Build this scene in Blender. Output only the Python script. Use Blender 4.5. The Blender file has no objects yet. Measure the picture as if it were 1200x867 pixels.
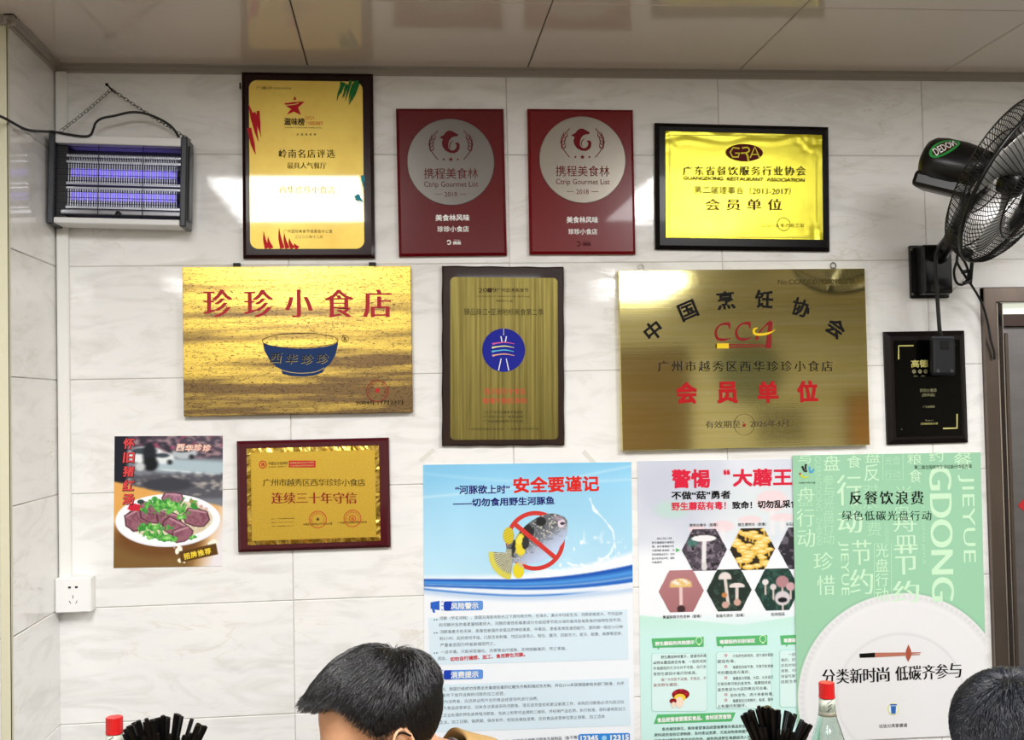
import bpy, bmesh, math, random
import numpy as np
from mathutils import Vector, Matrix, noise as mnoise

# ------------------------------------------------------------------ camera, world, light, exposure
random.seed(7); np.random.seed(7)
S = bpy.context.scene; COL = S.collection; PI = math.pi
FPX = 1302.8
CO = Vector((0.2924, -3.0336, 1.514))
def _axes(yaw, pitch, roll):
    cy, sy, cp, sp, cr, sr = (math.cos(yaw), math.sin(yaw), math.cos(pitch), math.sin(pitch), math.cos(roll), math.sin(roll))
    f = Vector((sy*cp, cy*cp, sp)); r0 = Vector((cy, -sy, 0)); u0 = r0.cross(f)
    return cr*r0 + sr*u0, -sr*r0 + cr*u0, f
CR, CU, CF = _axes(0.1011508, 0.0302127, -0.0205077)
cam_data = bpy.data.cameras.new('camera'); cam = bpy.data.objects.new('camera', cam_data); COL.objects.link(cam)
cam_data.sensor_width = 36; cam_data.lens = FPX*36/1200; cam_data.clip_start = 0.05
M = Matrix((CR, CU, -CF)).transposed().to_4x4(); M.translation = CO
cam.matrix_world = M; S.camera = cam
S.view_settings.view_transform = 'Standard'; S.view_settings.look = 'None'
S.view_settings.gamma = 1; S.view_settings.use_curve_mapping = False
S.view_settings.exposure = 0.0
LAMP_POWER = 27.5            # radiance of the ceiling panels
w = bpy.data.worlds.new('world'); S.world = w; w.use_nodes = True
w.node_tree.nodes['Background'].inputs[0].default_value = (0.8, 0.86, 1, 1)
w.node_tree.nodes['Background'].inputs[1].default_value = 0.25

# ------------------------------------------------------------------ helpers
def lin(c):
    if isinstance(c, str):
        c = c.lstrip('#'); c = [int(c[i:i+2], 16)/255 for i in (0, 2, 4)]
    return [x/12.92 if x <= 0.04045 else ((x+0.055)/1.055)**2.4 for x in c[:3]]
MATS = {}
def mat(name, color='#808080', rough=0.5, metal=0.0, spec=0.5, coat=0.0, grain=0.0, gscale=(60, 60, 60), emit=None, estr=0.0, trans=0.0, bump=0.0, bscale=200, ior=1.5, aniso=0.0):
    if name in MATS: return MATS[name]
    m = bpy.data.materials.new(name); m.use_nodes = True; nt = m.node_tree; b = nt.nodes['Principled BSDF']
    c = lin(color) if isinstance(color, str) else list(color)[:3]
    b.inputs['Base Color'].default_value = (*c, 1); b.inputs['Roughness'].default_value = rough
    b.inputs['Metallic'].default_value = metal; b.inputs['Specular IOR Level'].default_value = spec
    b.inputs['Coat Weight'].default_value = coat; b.inputs['Coat Roughness'].default_value = 0.04
    b.inputs['Transmission Weight'].default_value = trans; b.inputs['IOR'].default_value = ior
    b.inputs['Anisotropic'].default_value = aniso
    if emit:
        b.inputs['Emission Color'].default_value = (*lin(emit), 1); b.inputs['Emission Strength'].default_value = estr
    if grain or bump:
        tc = nt.nodes.new('ShaderNodeTexCoord'); mp = nt.nodes.new('ShaderNodeMapping'); mp.inputs['Scale'].default_value = gscale
        nt.links.new(tc.outputs['Object'], mp.inputs[0])
        nz = nt.nodes.new('ShaderNodeTexNoise'); nz.inputs['Scale'].default_value = 1; nz.inputs['Detail'].default_value = 6
        nt.links.new(mp.outputs[0], nz.inputs[0])
    if grain:
        mx = nt.nodes.new('ShaderNodeMix'); mx.data_type = 'RGBA'
        mx.inputs[6].default_value = (*[x*(1-grain) for x in c], 1); mx.inputs[7].default_value = (*[min(1, x*(1+grain)) for x in c], 1)
        nt.links.new(nz.outputs[0], mx.inputs[0]); nt.links.new(mx.outputs[2], b.inputs['Base Color'])
    if bump:
        bm_ = nt.nodes.new('ShaderNodeBump'); bm_.inputs['Strength'].default_value = bump; bm_.inputs['Distance'].default_value = 0.002
        nt.links.new(nz.outputs[0], bm_.inputs['Height']); nt.links.new(bm_.outputs[0], b.inputs['Normal'])
    if {'ink', 'print', 'enamel', 'sign', 'silver'} & set(name.split('_')) and not metal: b.inputs['Specular IOR Level'].default_value = .15; b.inputs['Roughness'].default_value = .6
    MATS[name] = m; return m
def link(o, parent=None):
    COL.objects.link(o)
    if parent is not None: o.parent = parent
    return o
def mesh_obj(name, verts, faces, m, parent=None, smooth=False):
    me = bpy.data.meshes.new(name); me.from_pydata([tuple(v) for v in verts], [], faces); me.materials.append(m)
    if smooth:
        me.polygons.foreach_set('use_smooth', [True]*len(me.polygons))
    me.update()
    return link(bpy.data.objects.new(name, me), parent)
def thing(name, label, cat, loc=(0, 0, 0), group=None, rot=(0, 0, 0)):
    o = bpy.data.objects.new(name, None); o.empty_display_size = 0.05; COL.objects.link(o)
    o.location = loc; o.rotation_euler = rot; o['label'] = label; o['category'] = cat
    if group: o['group'] = group
    return o
def tag(o, label=None, cat=None, group=None, kind=None):
    if label: o['label'] = label
    if cat: o['category'] = cat
    if group: o['group'] = group
    if kind: o['kind'] = kind
    return o
class MB:
    """collects shapes into ONE mesh"""
    def __init__(s): s.v = []; s.f = []
    def add(s, vs, fs):
        n = len(s.v); s.v += [tuple(v) for v in vs]; s.f += [tuple(i+n for i in f) for f in fs]; return s
    def box(s, x0, x1, y0, y1, z0, z1, ch=0.0):
        bm = bmesh.new(); bmesh.ops.create_cube(bm, size=1)
        for v in bm.verts: v.co = ((x0+x1)/2 + v.co.x*(x1-x0), (y0+y1)/2 + v.co.y*(y1-y0), (z0+z1)/2 + v.co.z*(z1-z0))
        if ch: bmesh.ops.bevel(bm, geom=bm.edges[:], offset=ch, segments=2 if ch > 0.003 else 1, affect='EDGES', profile=0.5)
        bm.verts.index_update(); s.add([v.co[:] for v in bm.verts], [[v.index for v in f.verts] for f in bm.faces]); bm.free(); return s
    def tube(s, pts, r, n=8, cap=True, closed=False):
        pts = [Vector(p) for p in pts]; m = len(pts); rs = r if isinstance(r, (list, tuple)) else [r]*m
        vs = []; up = None
        for i, p in enumerate(pts):
            a = pts[(i-1) % m] if (closed or i > 0) else p; b = pts[(i+1) % m] if (closed or i < m-1) else p
            t = (b-a).normalized() if (b-a).length > 1e-9 else Vector((0, 0, 1))
            if up is None:
                up = Vector((0, 0, 1)) if abs(t.z) < 0.9 else Vector((1, 0, 0))
            u = (up - t*up.dot(t)); u = u.normalized() if u.length > 1e-6 else t.orthogonal().normalized(); up = u
            w_ = t.cross(u)
            vs += [p + (u*math.cos(2*PI*k/n) + w_*math.sin(2*PI*k/n))*rs[i] for k in range(n)]
        fs = []
        for i in range(m if closed else m-1):
            j = (i+1) % m
            for k in range(n): fs.append((i*n+k, i*n+(k+1) % n, j*n+(k+1) % n, j*n+k))
        if cap and not closed: fs += [tuple(range(n))[::-1], tuple((m-1)*n+k for k in range(n))]
        return s.add(vs, fs)
    def lathe(s, prof, n=32, mtx=None):
        """prof: (radius, height) pairs about local z"""
        vs = []; fs = []; m = len(prof)
        for r, z in prof:
            for k in range(n):
                v = Vector((r*math.cos(2*PI*k/n), r*math.sin(2*PI*k/n), z)); vs.append(mtx @ v if mtx else v)
        for i in range(m-1):
            for k in range(n): fs.append((i*n+k, i*n+(k+1) % n, (i+1)*n+(k+1) % n, (i+1)*n+k))
        if prof[0][0] > 1e-6: fs.append(tuple(range(n))[::-1])
        if prof[-1][0] > 1e-6: fs.append(tuple((m-1)*n+k for k in range(n)))
        return s.add(vs, fs)
    def build(s, name, m, parent=None, smooth=False): return mesh_obj(name, s.v, s.f, m, parent, smooth)
def spline(pts, n=6):
    """Catmull-Rom through the points"""
    P = [Vector(p) for p in pts]; P = [P[0]*2-P[1]] + P + [P[-1]*2-P[-2]]; out = []
    for i in range(1, len(P)-2):
        for k in range(n):
            t = k/n; a, b, c, d = P[i-1], P[i], P[i+1], P[i+2]
            out.append(0.5*((2*b) + (c-a)*t + (2*a-5*b+4*c-d)*t*t + (3*b-a-3*c+d)*t**3))
    out.append(P[-2]); return out
def ray(px, py): return CF + CR*((px-600)/FPX) - CU*((py-433.5)/FPX)
def wp(px, py, depth=0.0):
    """the point at this depth in front of the back wall that the photograph shows at (px, py)"""
    d = ray(px, py); return CO + d*((-depth-CO.y)/d.y)
def at_dist(px, py, y):
    d = ray(px, py); return CO + d*((y-CO.y)/d.y)

# ------------------------------------------------------------------ flat things on the wall: a local frame (x right, z up, -y to the room)
def glyphs(s, off=0.0, res=2):
    c = bpy.data.curves.new('t', 'FONT'); c.body = s; c.resolution_u = res; c.offset = off; c.fill_mode = 'FRONT'
    o = bpy.data.objects.new('t', c); me = bpy.data.meshes.new_from_object(o)
    bpy.data.objects.remove(o); bpy.data.curves.remove(c)
    n = len(me.vertices); co = np.empty(n*3); me.vertices.foreach_get('co', co)
    fs = [tuple(p.vertices) for p in me.polygons]; bpy.data.meshes.remove(me)
    return co.reshape(-1, 3)[:, :2], fs
class Plate:
    """a rectangle hung on the wall, fitted to the four corners the photograph shows (TL, TR, BR, BL)"""
    def __init__(s, name, label, cat, corners, depth, group=None):
        P = [wp(x, y, depth) for x, y in corners]; s.depth = depth
        c = (P[0]+P[1]+P[2]+P[3])/4; rt = (P[1]-P[0]+P[2]-P[3]); dn = (P[0]-P[3]+P[1]-P[2])
        a = (math.atan2(rt.z, rt.x) + math.atan2(-dn.x, dn.z))/2
        s.w = rt.length/2; s.h = dn.length/2; s.c = c; s.a = a
        s.root = thing(name, label, cat, (c.x, 0, c.z), group, (0, -a, 0)); s.bags = {}
        s.layer = 0.0004
    def loc(s, px, py):
        p = wp(px, py, s.depth) - s.c; ca, sa = math.cos(s.a), math.sin(s.a)
        return (p.x*ca + p.z*sa, -p.x*sa + p.z*ca)
    def mpp(s, px, py):
        a, b, c = s.loc(px, py), s.loc(px+1, py), s.loc(px, py+1)
        return math.hypot(b[0]-a[0], b[1]-a[1]), math.hypot(c[0]-a[0], c[1]-a[1])
    def bag(s, part, m, lay):
        return s.bags.setdefault((part, m.name, lay), [[], []])
    def put(s, xz, faces, part, m, lay=1):
        b = s.bag(part, m, lay); n = len(b[0]); s.count = getattr(s, 'count', 0) + 1; y = -s.depth - s.layer*lay - 1.6e-5*(s.count % 20)
        b[0] += [(x, y, z) for x, z in xz]; b[1] += [tuple(i+n for i in f) for f in faces]
    def poly(s, pts, part, m, lay=1):
        L = [s.loc(*p) for p in pts]
        a = sum(L[i][0]*L[(i+1) % len(L)][1]-L[(i+1) % len(L)][0]*L[i][1] for i in range(len(L)))
        if a < 0: L = L[::-1]
        s.put(L, [tuple(range(len(L)))], part, m, lay)
    def rect(s, x0, y0, x1, y1, part, m, lay=1): s.poly([(x0, y0), (x1, y0), (x1, y1), (x0, y1)], part, m, lay)
    def ell(s, cx, cy, rx, ry, part, m, lay=1, n=40):
        c = s.loc(cx, cy); mx, mz = s.mpp(cx, cy)
        s.put([(c[0]+rx*mx*math.cos(2*PI*k/n), c[1]+ry*mz*math.sin(2*PI*k/n)) for k in range(n)], [tuple(range(n))], part, m, lay)
    def ring(s, cx, cy, rx, ry, t, part, m, lay=1, a0=0, a1=360, n=48):
        c = s.loc(cx, cy); mx, mz = s.mpp(cx, cy); v = []; k0 = n
        for k in range(n+1):
            a = math.radians(a0 + (a1-a0)*k/n)
            for q in (-t/2, t/2): v.append((c[0]+(rx+q)*mx*math.cos(a), c[1]+(ry+q)*mz*math.sin(a)))
        s.put(v, [(2*k+1, 2*k+3, 2*k+2, 2*k) if a1 < a0 else (2*k, 2*k+1, 2*k+3, 2*k+2) for k in range(n)], part, m, lay)
    def stroke(s, pts, wd, part, m, lay=1, smooth=True):
        P = [Vector((*s.loc(*p), 0)) for p in pts]; mx, _ = s.mpp(*pts[0])
        ws = wd if isinstance(wd, (list, tuple)) else [wd]*len(P)
        if smooth and len(P) > 2:
            n = 5; P2 = spline(P, n); ws = [ws[min(i//n, len(ws)-1)]*(1-(i % n)/n) + ws[min(i//n+1, len(ws)-1)]*((i % n)/n) for i in range(len(P2))]; P = P2
        v = []
        for i, p in enumerate(P):
            t = (P[min(i+1, len(P)-1)]-P[max(i-1, 0)]); t = t.normalized() if t.length > 0 else Vector((1, 0, 0))
            nrm = Vector((-t.y, t.x, 0))*ws[i]*mx/2
            v += [(p-nrm)[:2], (p+nrm)[:2]]
        s.put(v, [(2*i, 2*i+2, 2*i+3, 2*i+1) for i in range(len(P)-1)], part, m, lay)
    def star(s, cx, cy, r, part, m, lay=1, rot=90, inner=0.4):
        c = s.loc(cx, cy); mx, mz = s.mpp(cx, cy)
        v = [(c[0], c[1])] + [(c[0]+(r if k % 2 == 0 else r*inner)*mx*math.cos(math.radians(rot+36*k)), c[1]+(r if k % 2 == 0 else r*inner)*mz*math.sin(math.radians(rot+36*k))) for k in range(10)]
        s.put(v, [(0, k+1, (k+1) % 10+1) for k in range(10)], part, m, lay)
    def text(s, t, cx, cy, wd, ht, m, lay=1, bold=0.0, song=0.0, ang=0.0, part='lettering', shear=0.0, res=2, space=None, em=False):
        """text whose ink box is wd x ht photograph pixels, centred on (cx, cy)"""
        if space:                                   # letters set apart evenly
            n = len(t); step = (wd-space)/max(1, n-1)
            for i, ch in enumerate(t):
                if ch != ' ': s.text(ch, cx-wd/2+space/2+i*step, cy, space, ht, m, lay, bold, song, ang, part, shear, res, None, ord(ch) > 255)
            return
        song *= 1.45
        co, fs = glyphs(t, -0.010 if song else 0, res)
        if not len(co): return
        lo, hi = co.min(0), co.max(0)
        if bold >= .02 or song: lo = lo - [song+bold, bold]; hi = hi + [song+bold, bold]
        if em: lo, hi = np.array([.035, -.085]), np.array([.965, .845])      # one full-width cell, so thin characters keep their shape
        sz = np.maximum(hi-lo, 1e-4); c = s.loc(cx, cy); mx, mz = s.mpp(cx, cy); a = math.radians(ang); ca, sa = math.cos(a), math.sin(a)
        shifts = [(0, 0)]
        if song: shifts = [(-song, 0), (song, 0)] + ([(0, 0)] if song > .018 else [])
        if bold >= .02: shifts = [(x+q*bold, y+r*bold) for x, y in shifts for q, r in ((-.8, -.8), (.8, -.8), (.8, .8), (-.8, .8))] + [(0, 0)]
        each = [(t, 0, co, fs)]
        big = ht >= 9 and len(t) > 1 and all(0x4e00 <= ord(ch) < 0xa000 for ch in t)
        if big: each = [(ch, i, *glyphs(ch, -0.010 if song else 0, res)) for i, ch in enumerate(t)]
        single = ht >= 9 and part in ('lettering', 'background_lettering') and ord(t[0]) > 0x4000 and (big or len(t) == 1)
        for ch, i, co1, fs1 in each:
            nm = ('character|%d' % len(s.bags)) if single else part
            for ox, oy in shifts:
                X = (co1[:, 0]+i+ox-(lo[0]+hi[0])/2)/sz[0]*wd*mx; Z = (co1[:, 1]+oy-(lo[1]+hi[1])/2)/sz[1]*ht*mz; X = X + Z*shear
                s.put(list(zip((c[0]+X*ca-Z*sa).tolist(), (c[1]+X*sa+Z*ca).tolist())), fs1, nm, m, lay)
    def para(s, lines, x0, y0, dy, ch, m, lay=1, part='small_print', slope=0.0, bold=0.0, xs=1.0):
        for i, t in enumerate(lines):
            if not t: continue
            ind = len(t)-len(t.lstrip('　')); t2 = t.strip('　'); n = sum(1 if ord(c) > 255 else 0.55 for c in t2)
            wd = n*ch*xs; s.text(t2, x0+ind*ch+wd/2, y0+i*dy+slope*(ind*ch+wd/2), wd, ch*0.92, m, lay, bold, part=part, res=1)
    def finish(s):
        for (part, mn, lay), (v, f) in s.bags.items():
            o = mesh_obj(part.split('|')[0], v, f, bpy.data.materials[mn], s.root)
            if part in ('lettering', 'small_print', 'banner_print', 'seal', 'background_lettering', 'brush_strokes', 'wreath', 'stars', 'bowl_lettering', 'title_shadow', 'maker_mark', 'border_line', 'corner_marks', 'round_marks', 'text_panel', 'heading_banner', 'megaphone_icon', 'bullet', 'bulb_icon'): o['kind'] = 'stuff'
    # ---- solid bodies
    def slab(s, name, m, y0=0.0, y1=None, w=None, h=None, ch=0.002, cx=0, cz=0, parent=None):
        w = w or s.w; h = h or s.h; y1 = s.depth if y1 is None else y1
        return MB().box(cx-w/2, cx+w/2, -y1, -y0, cz-h/2, cz+h/2, ch).build(name, m, parent or s.root)
    def bevel_board(s, name, m, bev=0.012, step=0.005):
        """a board whose front edge slopes back, as award plaques have"""
        w, h, d = s.w/2, s.h/2, s.depth; v = []; f = []
        for (ww, hh, y) in ((w+bev, h+bev, 0), (w+bev, h+bev, d-step), (w, h, d)):
            v += [(-ww, -y, -hh), (ww, -y, -hh), (ww, -y, hh), (-ww, -y, hh)]
        for k in (0, 4):
            for i in range(4): j = (i+1) % 4; f.append((k+i, k+j, k+4+j, k+4+i))
        f += [(8, 9, 10, 11), (3, 2, 1, 0)]
        return mesh_obj(name, v, f, m, s.root)
    def round_sheet(s, name, m, x0, y0, x1, y1, r=0.0, y=0.0015, lay0=0.0):
        """a plate of thickness y on the front, its corners rounded; px box"""
        (a, b), (c, d) = s.loc(x0, y0), s.loc(x1, y1); pts = []
        for cx, cz, a0 in ((c-r, b-r, 0), (a+r, b-r, 90), (a+r, d+r, 180), (c-r, d+r, 270)):
            for k in range(7 if r else 1):
                t = math.radians(a0+15*k); pts.append((cx+r*math.cos(t), cz+r*math.sin(t)))
        n = len(pts); v = [(x, -s.depth-y, z) for x, z in pts] + [(x, -s.depth+0.0005, z) for x, z in pts]
        f = [tuple(range(n))] + [(i, i+n, (i+1) % n+n, (i+1) % n) for i in range(n)]
        return mesh_obj(name, v, f, m, s.root)
    def raise_print(s, y): s.depth += y          # what follows is printed on a sheet of this thickness
def srgb2lin(a):
    a = np.clip(a, 0, 1); return np.where(a <= 0.04045, a/12.92, ((a+0.055)/1.055)**2.4)
def print_material(name='printed_picture', rough=0.35, coat=0.2):
    if name in MATS: return MATS[name]
    m = mat(name, '#ffffff', rough, coat=coat); nt = m.node_tree; at = nt.nodes.new('ShaderNodeAttribute'); at.attribute_name = 'ink'
    nt.links.new(at.outputs['Color'], nt.nodes['Principled BSDF'].inputs['Base Color']); return m
def picture(pl, name, box, nx, nz, fn, lay=1, keep=None, m=None):
    """a flat printed picture: a fine grid whose vertices carry the ink colours that fn(u, v) paints"""
    x0, y0, x1, y1 = box; (a, b), (c, d) = pl.loc(x0, y0), pl.loc(x1, y1)
    u, v = np.meshgrid(np.linspace(0, 1, nx), np.linspace(0, 1, nz)); rgb = srgb2lin(fn(u, v))
    X = a+(c-a)*u; Z = b+(d-b)*v; Y = np.full_like(X, -pl.depth-pl.layer*lay)
    co = np.stack([X, Y, Z], -1).reshape(-1, 3).astype(np.float32)
    i = np.arange(nz*nx).reshape(nz, nx); q = np.stack([i[:-1, :-1], i[1:, :-1], i[1:, 1:], i[:-1, 1:]], -1).reshape(-1, 4)
    if keep is not None:
        k = keep(u, v)[:-1, :-1].reshape(-1); q = q[k]
    me = bpy.data.meshes.new(name); me.vertices.add(len(co)); me.vertices.foreach_set('co', co.ravel())
    me.loops.add(q.size); me.loops.foreach_set('vertex_index', q.ravel().astype(np.int32))
    me.polygons.add(len(q)); me.polygons.foreach_set('loop_start', (np.arange(len(q))*4).astype(np.int32))
    at = me.color_attributes.new('ink', 'FLOAT_COLOR', 'POINT')
    at.data.foreach_set('color', np.concatenate([rgb.reshape(-1, 3), np.ones((nx*nz, 1))], 1).astype(np.float32).ravel())
    me.update(calc_edges=True); me.materials.append(m or print_material())
    return link(bpy.data.objects.new(name, me), pl.root)
def vnoise(u, v, f=8, seed=0, oct=3):
    rs = np.random.RandomState(seed); out = 0; amp = 1; tot = 0
    for _ in range(oct):
        g = rs.rand(64, 64); x = (u*f) % 63; y = (v*f) % 63; xi = x.astype(int); yi = y.astype(int); fx = x-xi; fy = y-yi
        fx = fx*fx*(3-2*fx); fy = fy*fy*(3-2*fy)
        out = out + amp*((g[yi, xi]*(1-fx)+g[yi, xi+1]*fx)*(1-fy) + (g[yi+1, xi]*(1-fx)+g[yi+1, xi+1]*fx)*fy); tot += amp; amp *= .5; f *= 2
    return out/tot
def C(h): return np.array([int(h.lstrip('#')[i:i+2], 16)/255 for i in (0, 2, 4)])
def over(img, mask, col):
    mask = np.clip(mask, 0, 1)[..., None]; col = C(col) if isinstance(col, str) else col
    return img*(1-mask) + col*mask
def soft(d, w=0.01): return np.clip(0.5 - d/w, 0, 1)      # 1 inside (d<0), soft edge

# ------------------------------------------------------------------ the room
ZC = 2.438                                   # ceiling
XL, YP = -0.6025, -0.367                     # the niche's left wall and the pier's front
XR, YB, XLL = 5.4, -8.0, -2.6
def marble():
    m = mat('glazed_marble_tile', '#ffffff', 0.05, spec=0.5); nt = m.node_tree; b = nt.nodes['Principled BSDF']; N = nt.nodes.new; L = nt.links.new
    tc = N('ShaderNodeTexCoord'); oi = N('ShaderNodeObjectInfo'); mul = N('ShaderNodeMath'); mul.operation = 'MULTIPLY'; mul.inputs[1].default_value = 37
    L(oi.outputs['Random'], mul.inputs[0]); add = N('ShaderNodeVectorMath'); add.operation = 'ADD'; L(tc.outputs['Object'], add.inputs[0]); L(mul.outputs[0], add.inputs[1])
    mp = N('ShaderNodeMapping'); mp.inputs['Rotation'].default_value = (0, 0.32, 0); mp.inputs['Scale'].default_value = (3.0, 3.0, 11.0); L(add.outputs[0], mp.inputs[0])
    n1 = N('ShaderNodeTexNoise'); n1.inputs['Scale'].default_value = 1.5; n1.inputs['Detail'].default_value = 7; n1.inputs['Roughness'].default_value = 0.6; n1.inputs['Distortion'].default_value = 1.2; L(mp.outputs[0], n1.inputs[0])
    r1 = N('ShaderNodeValToRGB'); e = r1.color_ramp.elements
    e[0].position = 0.30; e[0].color = (*lin('#e0dedb'), 1); e[1].position = 0.62; e[1].color = (*lin('#f2f1ee'), 1)
    x = e.new(0.45); x.color = (*lin('#ebeae7'), 1); x = e.new(0.5); x.color = (*lin('#f0efed'), 1); L(n1.outputs[0], r1.inputs[0])
    mp2 = N('ShaderNodeMapping'); mp2.inputs['Rotation'].default_value = (0, 0.4, 0); mp2.inputs['Scale'].default_value = (2.2, 2.2, 9.0); mp2.inputs['Location'].default_value = (5, 3, 1); L(add.outputs[0], mp2.inputs[0])
    n2 = N('ShaderNodeTexNoise'); n2.inputs['Scale'].default_value = 1.6; n2.inputs['Detail'].default_value = 8; n2.inputs['Distortion'].default_value = 0.9; L(mp2.outputs[0], n2.inputs[0])
    r2 = N('ShaderNodeValToRGB'); e = r2.color_ramp.elements; e[0].position = 0.485; e[0].color = (0, 0, 0, 1); e[1].position = 0.515; e[1].color = (0, 0, 0, 1); x = e.new(0.5); x.color = (1, 1, 1, 1); L(n2.outputs[0], r2.inputs[0])
    n3 = N('ShaderNodeTexNoise'); n3.inputs['Scale'].default_value = 6; L(add.outputs[0], n3.inputs[0])
    r3 = N('ShaderNodeValToRGB'); r3.color_ramp.elements[0].position = 0.5; r3.color_ramp.elements[1].position = 0.68; L(n3.outputs[0], r3.inputs[0])
    mm = N('ShaderNodeMath'); mm.operation = 'MULTIPLY'; L(r2.outputs[0], mm.inputs[0]); L(r3.outputs[0], mm.inputs[1])
    m2 = N('ShaderNodeMath'); m2.operation = 'MULTIPLY'; m2.inputs[1].default_value = 0.45; L(mm.outputs[0], m2.inputs[0])
    mx = N('ShaderNodeMix'); mx.data_type = 'RGBA'; L(m2.outputs[0], mx.inputs[0]); L(r1.outputs[0], mx.inputs[6]); mx.inputs[7].default_value = (*lin('#cfc5ae'), 1)
    L(mx.outputs[2], b.inputs['Base Color'])
    bu = N('ShaderNodeBump'); bu.inputs['Strength'].default_value = 0.05; bu.inputs['Distance'].default_value = 0.004; L(n1.outputs[0], bu.inputs['Height']); L(bu.outputs[0], b.inputs['Normal'])
    return m
MARBLE = marble()
GROUT = mat('grey_grout', '#b9b5ad', 0.9, grain=0.1)
PLASTER = mat('painted_wall', '#e4decd', 0.6, grain=0.04)
_tm = {}
def tile_mesh(w, h, m, t=0.009, ch=0.0018, name='tile'):
    k = (round(w, 4), round(h, 4), m.name)
    if k in _tm: return _tm[k]
    a, b = w/2, h/2
    v = [(-a, 0, -b), (a, 0, -b), (a, 0, b), (-a, 0, b), (-a, -t+ch, -b), (a, -t+ch, -b), (a, -t+ch, b), (-a, -t+ch, b)] + \
        [(-a+ch, -t, -b+ch), (a-ch, -t, -b+ch), (a-ch, -t, b-ch), (-a+ch, -t, b-ch)]
    f = [(4, 0, 1, 5)[::-1], (5, 1, 2, 6)[::-1], (6, 2, 3, 7)[::-1], (7, 3, 0, 4)[::-1], (4, 5, 9, 8), (5, 6, 10, 9), (6, 7, 11, 10), (7, 4, 8, 11), (8, 9, 10, 11)]
    me = bpy.data.meshes.new(name); me.from_pydata(v, [], f); me.materials.append(m); me.update(); _tm[k] = me; return me
def struct(name, mb, m, parent=None):
    o = mb.build(name, m, parent)
    if parent is None: o['kind'] = 'structure'
    return o
def tiled(parent, origin, rotz, u0, u1, z0, z1, ujoints, zjoints, m=MARBLE, gap=0.0016, hole=None, name='tile'):
    """tiles between the joints, set on a wall plane; front faces on the plane through origin"""
    R_ = Matrix.Rotation(rotz, 4, 'Z')
    us = sorted({u0, u1, *[u for u in ujoints if u0+0.01 < u < u1-0.01]}); zs = sorted({z0, z1, *[z for z in zjoints if z0+0.01 < z < z1-0.01]})
    for a, b in zip(us, us[1:]):
        for c, d in zip(zs, zs[1:]):
            a2, b2, c2, d2 = a, b, c, d
            if hole:
                hx0, hx1, hz = hole
                if a >= hx0-1e-3 and b <= hx1+1e-3 and d <= hz+1e-3: continue
            o = bpy.data.objects.new(name, tile_mesh(b2-a2-gap, d2-c2-gap, m)); link(o, parent)
            p = Vector(origin) + R_ @ Vector(((a2+b2)/2, 0.009, 0)); o.location = (p.x, p.y, (c2+d2)/2 - 0.0)
            o.rotation_euler = (random.uniform(-.0012, .0012), 0, rotz + random.uniform(-.0012, .0012))
DX0, DX1, DZ = 1.957, 2.90, 1.818          # outer edges of the door frame
wb = struct('wall_back', MB().box(XL-0.1, DX0, 0.0025, 0.16, 0, 2.5).box(DX0, DX1, 0.0025, 0.16, DZ, 2.5).box(DX1, XR, 0.0025, 0.16, 0, 2.5), GROUT)
ZJ = [2.2-0.3*k for k in range(8)]
tiled(wb, (0, 0, 0), 0, XL-0.006, 1.8, 0, ZC, [0.6*k for k in range(-1, 3)], ZJ)
tiled(wb, (0, 0, 0), 0, 1.8, DX0, 0, DZ, [], ZJ)
tiled(wb, (0, 0, 0), 0, 1.8, DX1, DZ, ZC, [2.4], ZJ)
tiled(wb, (0, 0, 0), 0, DX1, XR, 0, ZC, [3.0, 3.6, 4.2, 4.8], ZJ)
wl = struct('wall_left', MB().box(XL-0.1, XL-0.0025, YP+0.0025, 0.0, 0, 2.5), GROUT)
tiled(wl, (XL, 0, 0), PI/2, YP, -0.0003, 0, ZC, [], ZJ)
wf = struct('wall_front_left', MB().box(XLL, XL-0.0025, YP+0.0025, YP+0.12, 0, 2.5), GROUT)
tiled(wf, (0, YP, 0), 0, XLL, XL, 0, ZC, [XL-0.6*k for k in range(1, 4)], ZJ)
struct('wall_far_left', MB().box(XLL-0.1, XLL, YB, YP+0.12, 0, 2.5), PLASTER)
struct('wall_right', MB().box(XR, XR+0.1, YB, 0.16, 0, 2.5), PLASTER)
wr = struct('wall_rear', MB().box(XLL-0.1, XR+0.1, YB-0.1, YB, 0, 2.5), PLASTER)
FLOORM = mat('floor_tile_glaze', '#6e6b68', 0.3, grain=0.05, gscale=(9, 9, 9))
fl = struct('floor', MB().box(XLL-0.1, XR+0.1, YB-0.1, 0.16, -0.05, -0.0), mat('floor_grout', '#6b655d', 0.9))
PANEL = mat('glossy_ceiling_panel', '#d9cec3', 0.07, spec=0.6, coat=0.0, grain=0.02, gscale=(3, 3, 3))
cl = struct('ceiling', MB().box(XLL-0.1, XR+0.1, YB-0.1, 0.16, ZC+0.006, ZC+0.06), mat('dark_ceiling_joint', '#3a342f', 0.9))  # dark backing that shows in the joints between the panels
LIGHTS = [(-0.45, -2.52), (1.34, -2.52), (3.14, -2.52), (-1.35, -6.0), (0.72, -6.0), (1.86, -6.2)]  # rear left and rear middle panels are unseen, added for more light
def cpanel(x0, x1, y0, y1):
    w_, h_ = x1-x0-0.003, y1-y0-0.003; o = bpy.data.objects.new('ceiling_panel', tile_mesh(w_, h_, PANEL, 0.006, 0.002, 'ceiling_panel')); link(o, cl)
    o.location = ((x0+x1)/2, (y0+y1)/2, ZC+0.006); o.rotation_euler = (PI/2, 0, 0)
xs = [XLL] + [0.06+0.6*k for k in (-4, -3, -2, 0, 1, 2, 3, 4, 5, 6, 7, 8)] + [XR]; ys = [YB] + [-0.51-0.6*k for k in range(12, -1, -1)] + [0.0]
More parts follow.
